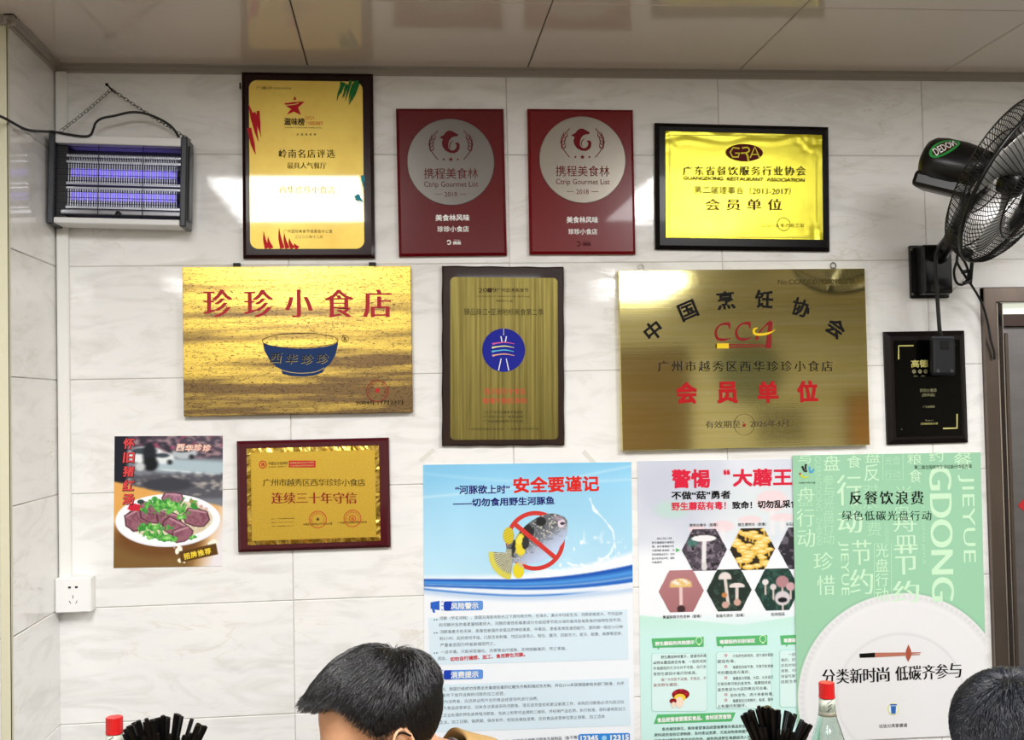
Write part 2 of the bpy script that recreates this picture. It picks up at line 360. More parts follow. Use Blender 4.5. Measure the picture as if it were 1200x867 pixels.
for a, b in zip(xs, xs[1:]):
    for c, d in zip(ys, ys[1:]): cpanel(a, b, c, d)
TRIMC = mat('grey_cornice_strip', '#a49c92', 0.25, spec=0.6)
def cornice(p0, p1, nrm):
    """an L strip below the ceiling, along p0-p1, its lip toward nrm"""
    p0, p1, n = Vector(p0), Vector(p1), Vector(nrm); prof = [(0, 0), (0.004, 0), (0.006, 0.004), (0.006, 0.012), (0.010, 0.016), (0.022, 0.018), (0.022, 0.0215), (0, 0.0215)]
    v = [p0 + n*a + Vector((0, 0, ZC-0.0215+b)) for a, b in prof] + [p1 + n*a + Vector((0, 0, ZC-0.0215+b)) for a, b in prof]
    k = len(prof); return v, [(i, (i+1) % k, (i+1) % k+k, i+k) for i in range(k)] + [tuple(range(k)), tuple(range(k, 2*k))[::-1]]
for i, (a, b, n) in enumerate((((XL, 0, 0), (XR, 0, 0), (0, -1, 0)), ((XL, YP-0.022, 0), (XL, 0, 0), (1, 0, 0)), ((XLL, YP, 0), (XL+0.022, YP, 0), (0, -1, 0)))):
    v, f = cornice(a, b, n); o = mesh_obj('trim_%d' % (i+1), v, f, TRIMC); o['kind'] = 'structure'
# pier corner strip, beige
o = MB().box(XL-0.022, XL+0.0035, YP-0.004, YP, 0, ZC-0.0215, 0.0012).box(XL, XL+0.0035, YP-0.004, YP+0.004, 0, ZC-0.0215).build('trim_4', mat('cream_corner_strip', '#d9d5ba', 0.4, grain=0.03)); o['kind'] = 'structure'
fx = [XLL+0.6*k for k in range(14)] + [XR]; fy = [YB+0.6*k for k in range(14)] + [0]
for a, b in zip(fx, fx[1:]):
    for c, d in zip(fy, fy[1:]):
        if b-a < .02 or d-c < .02: continue
        me = tile_mesh(b-a-0.003, d-c-0.003, FLOORM, 0.006, 0.001, 'floor_tile'); o = link(bpy.data.objects.new('floor_tile', me), fl)
        o.location = ((a+b)/2, (c+d)/2, -0.006); o.rotation_euler = (-PI/2, 0, 0)
# ceiling lights
GLOW = mat('lit_diffuser', '#ffffff', 0.5, emit='#fdfcfb', estr=LAMP_POWER)
WPL = mat('white_metal_frame', '#e8e8e4', 0.35)
for i, (x, y) in enumerate(LIGHTS):
    t = thing('ceiling_light', ['front left', 'front middle', 'front right', 'added rear left', 'added rear middle', 'rear right', 'rear far left'][i] + ' flat rectangular panel light on the ceiling, behind the viewer', 'light', (x+0.3, y+0.55, ZC), 'ceiling panel lights')
    MB().box(-.31, .31, -.56, -.55, -.012, 0).box(-.31, .31, .55, .56, -.012, 0).box(-.31, -.3, -.55, .55, -.012, 0).box(.3, .31, -.55, .55, -.012, 0).build('frame', WPL, t)
    mesh_obj('diffuser', [(-.3, -.55, -.010), (.3, -.55, -.010), (.3, .55, -.010), (-.3, .55, -.010)], [(3, 2, 1, 0)], GLOW, t)
# ------------------------------------------------------------------ door at the right
STEEL = mat('worn_stainless_steel', '#766a62', 0.28, 0.85, grain=0.25, gscale=(25, 25, 4), bump=0.05)
STEELD = mat('brushed_door_steel', '#7b7878', 0.38, 0.75, grain=0.2, gscale=(8, 8, 40), bump=0.1)
dr = MB().box(DX0, DX0+0.038, -0.018, 0.10, 0, DZ, 0.002).box(DX1-0.038, DX1, -0.018, 0.10, 0, DZ, 0.002).box(DX0, DX1, -0.0175, 0.10, DZ-0.043, DZ, 0.002).build('door_1', STEEL); dr['kind'] = 'structure'
for a, b in ((DX0+0.036, DX0+0.040), (DX0+0.052, DX0+0.055)):
    MB().box(a, b, -0.021, 0.0, 0, DZ-0.045, 0.001).build('frame_bead', mat('bright_steel_edge', '#c9c4be', 0.2, 0.9), dr)
MB().box(DX0+0.038, DX0+0.058, 0.0, 0.08, 0, DZ-0.043).box(DX1-0.058, DX1-0.038, 0.0, 0.08, 0, DZ-0.043).box(DX0+0.038, DX1-0.038, 0.0, 0.08, DZ-0.110, DZ-0.076).build('inner_frame', mat('dark_brown_steel', '#4a3a36', 0.3, 0.5, grain=0.2), dr)
MB().box(DX0+0.05, DX1-0.05, 0.03, 0.036, DZ-0.078, DZ-0.043).build('transom_pane', mat('glowing_pane_glass', '#e8eee0', 0.3, emit='#eef2e2', estr=0.75), dr)  # emission on the pane stands in for the bright ceiling in the glass
lf = MB().box(DX0+0.058, DX1-0.058, 0.02, 0.06, 0.005, DZ-0.110, 0.002).build('door_leaf', STEELD, dr)
MB().box(DX0+0.075, DX0+0.087, 0.012, 0.022, 0.02, DZ-0.13, 0.002).build('edge_strip', STEEL, lf)
MB().tube([(DX1-0.12, 0.02, 1.0), (DX1-0.12, -0.03, 1.0), (DX1-0.12, -0.03, 1.15), (DX1-0.12, 0.02, 1.15)], 0.009).build('door_handle', mat('handle_steel', '#c0bfbd', 0.2, 1), lf)
p = wp(1203, 592, -0.018)
o = mesh_obj('paper_charm', [(p.x+a, 0.0195, p.z+b) for a, b in ((-.026, 0), (0, -.026), (.026, 0), (0, .026))] + [(p.x+a, 0.0185, p.z+b) for a, b in ((-.026, 0), (0, -.026), (.026, 0), (0, .026))], [(4, 5, 6, 7), (0, 1, 5, 4), (1, 2, 6, 5), (2, 3, 7, 6), (3, 0, 4, 7)], mat('red_paper', '#b3161d', 0.6))
tag(o, 'small red diamond paper stuck on the steel door at right edge', 'decoration')
# ------------------------------------------------------------------ cable duct and socket
PVC = mat('white_pvc', '#efeee9', 0.35, grain=0.02)
o = MB().box(XL+0.003, XL+0.033, -0.016, 0.0, 1.05, ZC-0.022, 0.002).box(XL+0.0065, XL+0.0295, -0.0175, -0.0155, 1.05, ZC-0.022, 0.0006).build('cable_duct', PVC)
tag(o, 'white plastic cable duct running up the left corner of the wall', 'cable duct')
c = wp(85.5, 697.5, 0.045)
t = thing('wall_socket', 'white five-hole wall socket box below the cable duct', 'socket', (c.x, 0, c.z))
MB().box(-.045, .045, -.032, 0, -.0445, .0445, 0.002).build('back_box', PVC, t)
fp = MB().box(-.0455, .0455, -.045, -.032, -.045, .045, 0.003).build('face_plate', mat('white_socket_plastic', '#f2f2f0', 0.25), t)
HOLE = mat('dark_socket_hole', '#17181a', 0.7)
def hole(x, z, w_, h_, a):
    ca, sa = math.cos(a), math.sin(a); v = []
    for y in (-.0454, -.0440):
        for dx, dz in ((-w_, -h_), (w_, -h_), (w_, h_), (-w_, h_)): v.append((x+dx*ca-dz*sa, y, z+dx*sa+dz*ca))
    mesh_obj('socket_hole', v, [(0, 1, 2, 3), (0, 4, 5, 1), (1, 5, 6, 2), (2, 6, 7, 3), (3, 7, 4, 0)], HOLE, fp)
hole(-.0085, .0205, .0034, .0026, 0); hole(.0085, .0205, .0034, .0026, 0)
hole(0, -.004, .0008, .0042, 0); hole(-.0075, -.0175, .0008, .0042, .5); hole(.0085, -.0175, .0008, .0042, -.5)

# ------------------------------------------------------------------ things across the room, which the brass sign mirrors
t = thing('wall_vent', 'pale louvred air vent on the far wall, mirrored in the brass sign', 'vent', (4.12, YB, 1.02))
MB().box(-.30, .30, .0, .05, .0, .44, .01).build('frame', mat('cream_vent_plastic', '#d8d2b8', .4), t)
MB().box(-.24, .24, .045, .052, .05, .39).build('vent_opening', mat('dark_vent_opening', '#1c1a17', .8), t)
for k in range(7): MB().box(-.24, .24, .05, .075, .06+.047*k, .078+.047*k, .002).build('louvre', MATS['cream_vent_plastic'], t)
t = thing('round_wall_panel', 'large round grey-green panel on the far wall, mirrored in the brass sign', 'panel', (3.82, YB, 1.80))
MB().lathe([(0, 0), (.33, 0), (.34, .02), (.33, .05), (.30, .06), (0, .065)], 48, Matrix.Rotation(-PI/2, 4, 'X')).build('disc', mat('grey_green_panel', '#7c8478', .5, grain=.1), t)
t = thing('framed_picture', 'framed orange picture on the far wall, mirrored in the brass sign', 'picture', (5.02, YB, 1.25))
MB().box(-.20, .20, 0, .03, -.32, .30, .004).build('frame', mat('dark_frame', '#1b1512', .4), t); MB().box(-.17, .17, .03, .033, -.29, .27).build('print', mat('orange_print', '#c98b4a', .5, grain=.4, gscale=(9, 9, 9)), t)
t = thing('far_door', 'brown door on the far wall, mirrored in the brass sign', 'door', (2.75, YB, 0))
MB().box(-.45, .45, 0, .04, 0, 2.05, .004).build('frame', mat('brown_door_frame', '#5a4632', .5), t); dl = MB().box(-.40, .40, .04, .06, .01, 2.0, .004).build('door_leaf', mat('brown_door_leaf', '#7d6242', .5, grain=.2, gscale=(20, 20, 2)), t)
MB().tube([(.33, .06, 1.0), (.33, .11, 1.0), (.23, .11, 1.0)], .011).build('handle', MATS['handle_steel'], dl)

# ------------------------------------------------------------------ award plaques and signs on the wall
INK = mat('black_ink', '#0c0a09', 0.5); INKB = mat('brown_ink', '#3c2a14', 0.5); REDP = mat('red_ink', '#c4202a', 0.45); DRED = mat('deep_red_ink', '#8e1c20', 0.45)
WHITE = mat('white_ink', '#ededea', 0.45); GREY = mat('grey_ink', '#77705c', 0.5); MAROON = mat('maroon_ink', '#5c1218', 0.45)
def gold_sheet(name, a, b, rough, metal, scale, lo=0.35, hi=0.65, bump=0.0, bsc=None, zbias=0.0, aniso=0.0, fine=None, coat=0.0):
    m = mat(name, a, rough, metal, aniso=aniso, coat=coat); nt = m.node_tree; bs = nt.nodes['Principled BSDF']; N = nt.nodes.new; L = nt.links.new
    tc = N('ShaderNodeTexCoord'); mp = N('ShaderNodeMapping'); mp.inputs['Scale'].default_value = scale; L(tc.outputs['Object'], mp.inputs[0])
    nz = N('ShaderNodeTexNoise'); nz.inputs['Scale'].default_value = 1; nz.inputs['Detail'].default_value = 7; nz.inputs['Roughness'].default_value = 0.6; L(mp.outputs[0], nz.inputs[0])
    r = N('ShaderNodeValToRGB'); r.color_ramp.elements[0].position = lo; r.color_ramp.elements[0].color = (*lin(b), 1); r.color_ramp.elements[1].position = hi; r.color_ramp.elements[1].color = (*lin(a), 1)
    if zbias:                                    # tarnish deepened toward the lower edge, painting in the sheet's reflection gradient
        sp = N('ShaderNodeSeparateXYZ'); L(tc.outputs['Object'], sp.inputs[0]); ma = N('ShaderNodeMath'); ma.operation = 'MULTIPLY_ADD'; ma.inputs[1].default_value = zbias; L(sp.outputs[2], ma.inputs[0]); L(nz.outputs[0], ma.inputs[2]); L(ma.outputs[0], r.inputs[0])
    else: L(nz.outputs[0], r.inputs[0])
    out = r.outputs[0]
    if fine:                                     # dark specks of wear
        mp2 = N('ShaderNodeMapping'); mp2.inputs['Scale'].default_value = fine[0]; L(tc.outputs['Object'], mp2.inputs[0])
        n2 = N('ShaderNodeTexNoise'); n2.inputs['Scale'].default_value = 1; n2.inputs['Detail'].default_value = 8; n2.inputs['Roughness'].default_value = 0.8; L(mp2.outputs[0], n2.inputs[0])
        r2 = N('ShaderNodeValToRGB'); r2.color_ramp.elements[0].position = fine[1]; r2.color_ramp.elements[0].color = (1, 1, 1, 1); r2.color_ramp.elements[1].position = fine[1]+0.03; r2.color_ramp.elements[1].color = (0, 0, 0, 1)
        L(n2.outputs[0], r2.inputs[0]); mm = N('ShaderNodeMath'); mm.operation = 'MULTIPLY'; mm.inputs[1].default_value = fine[3]; L(r2.outputs[0], mm.inputs[0])
        mx = N('ShaderNodeMix'); mx.data_type = 'RGBA'; L(mm.outputs[0], mx.inputs[0]); L(out, mx.inputs[6]); mx.inputs[7].default_value = (*lin(fine[2]), 1); out = mx.outputs[2]
    L(out, bs.inputs['Base Color'])
    if bump:
        mp3 = N('ShaderNodeMapping'); mp3.inputs['Scale'].default_value = bsc or scale; L(tc.outputs['Object'], mp3.inputs[0])
        n3 = N('ShaderNodeTexNoise'); n3.inputs['Scale'].default_value = 1; n3.inputs['Detail'].default_value = 4; L(mp3.outputs[0], n3.inputs[0])
        bu = N('ShaderNodeBump'); bu.inputs['Strength'].default_value = bump; bu.inputs['Distance'].default_value = 0.002; L(n3.outputs[0], bu.inputs['Height']); L(bu.outputs[0], bs.inputs['Normal'])
    return m
ROSE = mat('dark_rosewood_lacquer', '#25100f', 0.25, coat=0.08, spec=.15, grain=0.15, gscale=(8, 8, 60)); BLACKW = mat('black_lacquered_wood', '#0c0708', 0.25, coat=0.08, spec=.15, grain=0.2, gscale=(60, 8, 8))
def brush(pl, x, y, dx, dy, n, wd, m, seed, part='brush_strokes', lay=2):
    r = random.Random(seed)
    for i in range(n):
        ox, oy = r.uniform(-wd, wd), r.uniform(-3, 3); k = r.uniform(.5, 1.0)
        pl.stroke([(x+ox, y+oy), (x+ox+dx*k*.5+r.uniform(-1, 1), y+oy+dy*k*.5), (x+ox+dx*k, y+oy+dy*k)], [r.uniform(1.5, 4), r.uniform(1, 3), 0.2], part, m, lay)
# --- tall yellow plaque
p = Plate('award_plaque', 'tall yellow award plaque on dark wood with red and green brush strokes', 'plaque', [(286, 87), (432, 90.5), (436.5, 299), (289.5, 298)], 0.020, 'award plaques')
p.bevel_board('board', ROSE, 0.009, 0.006)
p.round_sheet('gold_sheet', gold_sheet('satin_yellow_gold', '#f2d558', '#e2bb44', 0.42, 0.25, (5, 5, 5), coat=1.0, bump=0.015, bsc=(600, 600, 600)), 291.6, 94, 427, 291.5, 0.022)
p.raise_print(0.0016)
p.text('广(餐)字:20200096', 321, 103.5, 41, 4, INKB, res=1)
p.poly([(333, 121), (345, 119.5), (357, 119), (349, 126.5), (344, 130), (336, 124.5)], 'emblem', REDP); p.poly([(343.5, 117), (345.5, 112.5), (347.5, 117)], 'emblem', REDP)
p.poly([(336, 134.5), (340, 129), (349, 125.5), (353, 135), (344.5, 130.8)], 'emblem', REDP); p.stroke([(333.5, 123.5), (344, 122.5), (350, 121)], 1.0, 'emblem', mat('pale_gold_line', '#e8c860', 0.4), 2)
p.text('滋味榜', 345, 142.5, 24, 9, INKB, bold=.03); p.text('2020', 363, 138, 11, 4, mat('orange_ink', '#d4572a', 0.5), res=1); p.text('广州国际美食节', 368.5, 144.5, 20, 5, MATS['orange_ink'], res=1)
p.text('GUANGZHOU INTERNATIONAL GOURMET FESTIVAL', 355.5, 149.6, 44, 1.4, INKB, res=1)
p.text('岭南美食榜', 359, 157.6, 23, 2.8, INKB, space=2.8, res=1)
p.text('岭南名店评选', 359.5, 180, 66, 10, INK, song=.02, space=9.5); p.text('最具人气餐厅', 359.5, 194, 46, 7.5, INKB, song=.02, space=7.2)
p.text('西华珍珍小食店', 360, 222.5, 66, 9.5, mat('pale_gold_print', '#d9b94e', 0.4), song=.015, space=9)
p.text('广州国际美食节组委会办公室', 361, 271, 57, 4, INKB, space=3.8, res=1); p.text('二〇二〇年十二月', 362, 277.5, 33, 4, INKB, space=3.8, res=1)
brush(p, 300, 133, 5, 34, 10, 3, REDP, 1); p.stroke([(291.5, 123), (296, 138), (300, 155), (303, 166)], [1, 5, 3, .3], 'brush_strokes', REDP, 2); p.stroke([(292, 150), (296, 168), (299.5, 181)], [5, 5, .3], 'brush_strokes', REDP, 2)
GRN = mat('green_ink', '#23733a', 0.45)
brush(p, 402, 98, -6, 18, 9, 5, GRN, 2); brush(p, 414, 97, -7, 26, 12, 7, GRN, 3); p.stroke([(420, 97), (414, 110), (409, 123)], [4, 5, .3], 'brush_strokes', GRN, 2)
for i, (x, h_) in enumerate(((309, 20), (314, 14), (327, 24), (333, 18), (339, 12), (345, 6))):
    p.stroke([(x+4, 291), (x+1, 291-h_*.5), (x, 291-h_)], [5.5, 3.5, .3], 'brush_strokes', REDP, 2)
BLU = mat('blue_ink', '#2c94a8', 0.45); brush(p, 425, 208, 1, 14, 4, 1, BLU, 4); brush(p, 418, 230, 8, 7, 5, 2, BLU, 5)
p.finish()
MB().tube([(-.0, 0, 0), (.004, -.03, .006)], .0022).build('nail', mat('dark_iron', '#1a1917', 0.4, 0.8), p.root).location = (p.loc(281, 101)[0]-.002, 0, p.loc(281, 101)[1])
# --- two red plaques
REDL = mat('red_lacquer', '#70040d', 0.25, coat=0.25, spec=.3, grain=0.05); REDL2 = mat('deep_red_lacquer', '#60030c', 0.25, coat=0.25, spec=.3, grain=0.05)
def red_plaque(label, corners, cx, cy, r, year, m, silver, tx, ctext):
    p = Plate('award_plaque', label, 'plaque', corners, 0.018, 'award plaques'); p.bevel_board('board', m, 0.0075, 0.006)
    c = p.loc(cx, cy); mx, mz = p.mpp(cx, cy); R_ = r*(mx+mz)/2
    MB().lathe([(R_, 0), (R_, .0028), (R_-.001, .0036)], 72, Matrix.Translation((c[0], -p.depth+.0004, c[1])) @ Matrix.Rotation(PI/2, 4, 'X')).build('silver_disc', silver, p.root)
    p.raise_print(0.0034); s = r/50.5
    X = lambda x: cx+(x-358)/4.335*s
    Y = lambda y: cy+(y-335)/4.335*s
    for sg in (-1, 1):                                             # wreath
        p.ring(cx, Y(258), 24.5*s, 21*s, 1.0, 'wreath', ctext, 1, 180-135*0 - 0 if sg < 0 else 0, (180 if sg < 0 else 0) + 0.01, 1)
        a0 = 125 if sg < 0 else 55
        pts = [(cx+sg*(15+9.5*math.sin(t))*s, Y(175)+t/PI*34*s) for t in np.linspace(0, PI, 9)]
        p.stroke(pts, 0.9, 'wreath', ctext, 1)
        for k in range(1, 5):
            x, y = pts[k+1]; p.stroke([(x-sg*4*s, y-3.4*s), (x-sg*3.3*s, y+1*s), (x, y+3*s)], [.3, 1.3, .5], 'wreath', ctext, 2); p.stroke([(x-sg*.4, y-5*s), (x+sg*.9*s, y-1*s), (x, y+3*s)], [.3, 1.2, .5], 'wreath', ctext, 2)
    body = [(300, 210), (322, 198), (332, 184), (346, 176), (362, 177), (378, 186), (396, 196), (392, 204), (374, 206), (360, 212), (350, 226), (345, 244), (346, 262), (356, 274), (372, 276), (384, 266), (388, 250), (378, 238), (396, 236), (403, 248), (402, 266), (394, 280), (376, 290), (352, 288), (330, 276), (316, 256), (312, 236), (318, 220)]
    n = len(body); L = [(X(a), Y(b)) for a, b in body]                   # leaping dolphin emblem
    for poly in ((0, 1, 27), (1, 2, 3, 4, 5, 8, 9, 10, 27), (5, 6, 7, 8), (10, 11, 26, 27), (11, 12, 25, 26), (12, 13, 24, 25), (13, 14, 23, 24), (14, 15, 22, 23), (15, 16, 21, 22), (16, 19, 20, 21), (16, 17, 18, 19)):
        p.poly([L[i] for i in poly], 'emblem', ctext)
    p.stroke([(X(372), Y(226)), (X(358), Y(236)), (X(352), Y(254)), (X(358), Y(268))], [.4, 1.2, 1.2, .4], 'emblem', ctext)
    p.star(cx, Y(321), 3.1*s, 'stars', ctext); p.star(X(322), Y(321), 1.8*s, 'stars', ctext); p.star(X(393), Y(321), 1.8*s, 'stars', ctext)
    p.text('携程美食林', cx+.3, Y(392), 63*s, 12.6*s, ctext, bold=.012); p.text('Ctrip Gourmet List', cx+.5, Y(450), 63*s, 8.2*s, ctext, bold=.012)
    p.text(year, cx, Y(497), 14.5*s, 5.6*s, ctext, bold=.015); p.stroke([(cx-18.5*s, Y(496)), (cx-10.5*s, Y(496))], .5, 'lettering', ctext); p.stroke([(cx+10.5*s, Y(496)), (cx+18.5*s, Y(496))], .5, 'lettering', ctext)
    p.depth -= .0034
    (ax, ay, aw), (bx, by, bw), (dx, dy) = tx
    p.text('美食林风味', ax, ay, aw, 7.8, WHITE, bold=.03); p.text('珍珍小食店', bx, by, bw, 7, WHITE, bold=.02)
    lm = WHITE if year == '2019' else mat('faded_red_print', '#4a0a10', 0.5)
    p.ring(dx-6, dy, 2.1, 2.3, 1.3, 'maker_mark', lm, 1, -140, 160, 12); p.text('携程', dx+3.5, dy+.7, 9.5, 4, lm, part='maker_mark', bold=.03); p.text('Ctrip', dx+3.5, dy-2.6, 7, 1.6, lm, part='maker_mark')
    p.finish()
SILV = mat('dull_silver_sheet', '#787470', 0.32, 0.6, grain=0.08, gscale=(20, 20, 20), bump=.03); SILV2 = mat('satin_silver_sheet', '#989186', 0.3, 0.45, grain=0.06, gscale=(14, 14, 14), bump=.03)
red_plaque('red lacquered award plaque with a dull silver disc reading 2019', [(466, 129.5), (587, 130.5), (591, 296.5), (472, 296.5)], 528.3, 190, 50.8, '2019', REDL2, SILV, ((530.3, 255, 40), (531, 268.3, 37), (532, 284)), mat('red_on_silver', '#5e1a20', .4))
red_plaque('red lacquered award plaque with a brighter silver disc reading 2018', [(621.5, 130), (739.5, 131.5), (741.5, 294), (624, 295)], 682.6, 187.3, 50.5, '2018', REDL, SILV2, ((682.5, 257.5, 37), (683, 271.3, 34), (684, 285.5)), mat('red_on_silver_deep', '#6d1219', .4))
# --- black framed yellow foil plaque
p = Plate('award_plaque', 'black framed plaque with wrinkled bright yellow foil, top right of the wall', 'plaque', [(773, 148.5), (968, 152), (968.5, 289), (773, 288)], 0.018, 'award plaques')
p.bevel_board('board', BLACKW, 0.011, 0.008)
def foil(pl, box, m, name='foil_sheet', amp=0.0012, nx=90, nz=60):
    x0, y0, x1, y1 = box; (a, b), (c, d) = pl.loc(x0, y0), pl.loc(x1, y1); v = []; f = []
    for j in range(nz+1):
        for i in range(nx+1):
            u, w_ = i/nx, j/nz; e = min(u, 1-u, w_, 1-w_)
            cor = max(0, 1-math.hypot(u-1, (w_)*.7)*4.5) + .8*max(0, 1-math.hypot((u)*1.3, w_*.7)*6) + .9*max(0, 1-math.hypot((1-u)*1.2, (1-w_)*.8)*5)
            h_ = amp*(.25*mnoise.noise((u*2.5, w_*7, 1)) + cor*mnoise.noise((u*26, w_*18, 3))*1.5 + .5*max(0, 1-w_*7)*math.sin(w_*60+u*5+mnoise.noise((u*4, 0, 0))*4))
            v.append((a+(c-a)*u, -pl.depth-.0022-h_, b+(d-b)*w_))
    for j in range(nz):
        for i in range(nx): k = j*(nx+1)+i; f.append((k, k+nx+1, k+nx+2, k+1))
    return mesh_obj(name, v, f, m, pl.root, True)
foil(p, (779.5, 154, 964.2, 281), gold_sheet('yellow_foil', '#ece23c', '#d6cb2c', 0.27, 0.45, (8, 8, 8), bump=.12, bsc=(500, 500, 500)), amp=.0018)
p.raise_print(0.0062)
p.ell(872.5, 178.7, 21.5, 10, 'emblem', MAROON)
FY = mat('foil_yellow_print', '#eee23e', .35)
p.stroke([(866.5, 174), (859, 173), (855.5, 178.5), (858.5, 184), (865, 184), (866.5, 179.5), (861.5, 179.5)], 1.7, 'emblem_letters', FY, 2, smooth=False); p.stroke([(869.5, 173.5), (876, 173), (878, 176.5), (874.5, 179), (868, 179.5)], 1.7, 'emblem_letters', FY, 2); p.stroke([(874, 179), (876, 183), (877, 189)], 2.2, 'emblem_letters', FY, 2); p.stroke([(879, 185), (884.5, 172), (890, 185)], [1.6, 2, 1.8], 'emblem_letters', FY, 2, smooth=False); p.stroke([(880, 181), (889, 181)], 1.2, 'emblem_letters', FY, 2)
p.text('广东省餐饮服务行业协会', 872.5, 200, 144, 11, INK, space=11.3, song=.012); p.text('GUANGDONG  RESTAURANT  ASSOCIATION', 872.5, 209.7, 142, 4.3, mat('olive_ink', '#5c5428', .5), bold=.02)
p.text('第二届理事会（2013-2017）', 870.5, 223, 113, 9, mat('pale_foil_ink', '#7f7838', .4), bold=.012); p.text('会员单位', 872, 239.5, 90, 13.5, mat('rose_foil_ink', '#5f3c30', .4), song=.014, space=17)
p.text('二〇一五年六月二日', 917, 264, 51, 4.4, INKB, space=4.6); p.ring(918.5, 262.5, 7.4, 7.6, .5, 'seal', INKB)
for q in ((785, 157, 785, 277), (786, 277, 957, 278), (957, 190, 958, 278), (786, 158, 925, 159)): p.stroke([q[:2], q[2:]], .5, 'border_line', mat('border_foil', '#b9ab24', .35))
p.finish()
# --- brushed brass sign with the blue bowl
p = Plate('shop_sign', 'brushed brass shop sign with red characters and a dark blue bowl', 'sign', [(212.7, 311.5), (480.7, 312.7), (484.5, 484.2), (216.3, 487.3)], 0.022, 'metal signs')
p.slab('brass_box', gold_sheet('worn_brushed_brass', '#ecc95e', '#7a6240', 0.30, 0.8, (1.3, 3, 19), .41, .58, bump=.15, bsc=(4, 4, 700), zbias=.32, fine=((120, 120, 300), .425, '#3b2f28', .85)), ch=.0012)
p.raise_print(.0006)
R2 = mat('sign_red', '#b23038', .4); NAVY = mat('navy_enamel', '#1b3462', .35)
for t_, x in zip('珍珍小食店', (255.3, 303, 350.2, 397.5, 442.3)): p.text(t_, x, 355.5, 34.5 if t_ != '小' else 33, 33, R2, bold=.008, song=.028)
bl = [(307.5, 399), (310, 411), (316, 422), (324, 430), (329.5, 432.5), (331, 438), (342, 440.6), (355, 441.2), (368, 440), (378, 436.5), (380, 432), (387, 426), (393, 416), (396, 404), (396.3, 399)]
rim = [(307.5+88.8*(.5-.5*math.cos(t)), 399+9.5*math.sin(t)) for t in np.linspace(PI, 0, 16)]
p.poly(bl + [(x, y) for x, y in rim[1:-1]][::1], 'bowl_picture', NAVY)
p.ring(351.9, 399, 44.4, 8.6, .7, 'bowl_outline', INK, 2); p.stroke([(329.5, 433.5), (342, 436.5), (356, 437.2), (370, 435.6), (380, 431)], .7, 'bowl_outline', mat('pale_gold_line2', '#c9b06a', .4), 2)
for t_, x, y in (('西', 323, 419.5), ('华', 341.5, 420.5), ('珍', 360, 421), ('珍', 378, 420)):
    p.text(t_, x+.6, y+.6, 14, 12, mat('pale_gold_line3', '#8b8052', .4), 2, bold=.015, part='bowl_lettering', shear=.15); p.text(t_, x, y, 13, 11, INK, 3, bold=.012, part='bowl_lettering', shear=.15)
p.ring(404.5, 397.3, 3.8, 3.9, .6, 'registered_mark', INK); p.text('R', 404.5, 397.3, 3.6, 4.4, INK, bold=.02, part='registered_mark')
p.ring(442.3, 458, 12.6, 12.2, .9, 'seal', DRED); p.star(442.3, 457.5, 4, 'seal', REDP)
for k, t_ in enumerate('广州市越秀区工商行政管理'): a = math.radians(215-250*k/11); p.text(t_, 442.3+9.7*math.cos(a), 458-9.4*math.sin(a), 2.7, 2.7, DRED, ang=math.degrees(a)-90, part='seal', res=1)
p.text('2004年11月23日', 444.5, 471.5, 55, 5.2, INK, song=.02)
p.finish()
for x in (276.8, 436.2):
    a = p.loc(x, 309); MB().box(a[0]-.0095, a[0]+.0095, -.016, 0, p.h/2-.004, p.h/2+.011, .001).build('hanger_clip', mat('dark_iron', '#1a1917'), p.root)
# --- brown wood plaque with round blue tower emblem
p = Plate('award_plaque', 'brown wavy-edged wooden plaque with a round blue tower emblem, centre', 'plaque', [(518, 311), (661.5, 313), (661, 521), (518, 523.5)], 0.016, 'award plaques')
bm = bmesh.new(); w_, h_ = p.w/2, p.h/2; ed = []
for k in range(40): ed.append((-w_+2*w_*k/40, -h_+.0007*math.sin(k*.6)))
for k in range(50): ed.append((w_+.0006*math.sin(k*.45), -h_+2*h_*k/50))
for k in range(40): ed.append((w_-2*w_*k/40, h_+.0007*math.sin(k*.55+1)))
for k in range(50): ed.append((-w_+.0007*math.sin(k*.5), h_-2*h_*k/50))
n = len(ed); v = [(x, 0, z) for x, z in ed] + [(x, -.012, z) for x, z in ed] + [(x*.975, -.016, z*.983) for x, z in ed]
f = [tuple(range(n))[::-1], tuple(2*n+i for i in range(n))] + [(i, (i+1) % n, (i+1) % n+n, i+n) for i in range(n)] + [(i+n, (i+1) % n+n, (i+1) % n+2*n, i+2*n) for i in range(n)]
mesh_obj('board', v, f, mat('dark_brown_wood', '#27150e', 0.25, coat=.15, spec=.25, grain=0.35, gscale=(60, 60, 6)), p.root)
p.round_sheet('brass_sheet', gold_sheet('vertical_brushed_brass', '#8f8346', '#6a5f2e', 0.30, 0.8, (140, 140, 2.5), bump=.3, bsc=(220, 220, 5)), 527.6, 324.7, 654.2, 514.7, 0.012)
p.raise_print(.0017)
p.text('2019广州亚洲美食节', 590, 340, 59, 5, INKB, space=5.2); p.text('GUANGZHOU ASIAN FOOD FESTIVAL', 590, 347.3, 62, 1.8, INKB, res=1); p.text('组委会办公室', 591, 352.5, 20, 2.2, INKB, res=1)
p.text('臻品珠江•亚洲地标美食第二季', 590.6, 365.4, 93, 8, mat('dark_olive_ink', '#3a3620', .4), bold=.005)
BLUE = mat('royal_blue_enamel', '#1c2390', .3); p.ell(590.2, 410.3, 25.2, 25.4, 'emblem_disc', BLUE)
for sg in (-1, 1): p.stroke([(590.2+sg*3.2, 394), (590.2+sg*2, 400.5)], [1.2, 1.2], 'tower_emblem', WHITE, 2); p.stroke([(590.2+sg*3, 420), (590.2+sg*6, 434)], [.9, 1.3], 'tower_emblem', WHITE, 2)
p.stroke([(590.2, 385), (590.2, 393)], .5, 'tower_emblem', WHITE, 2)
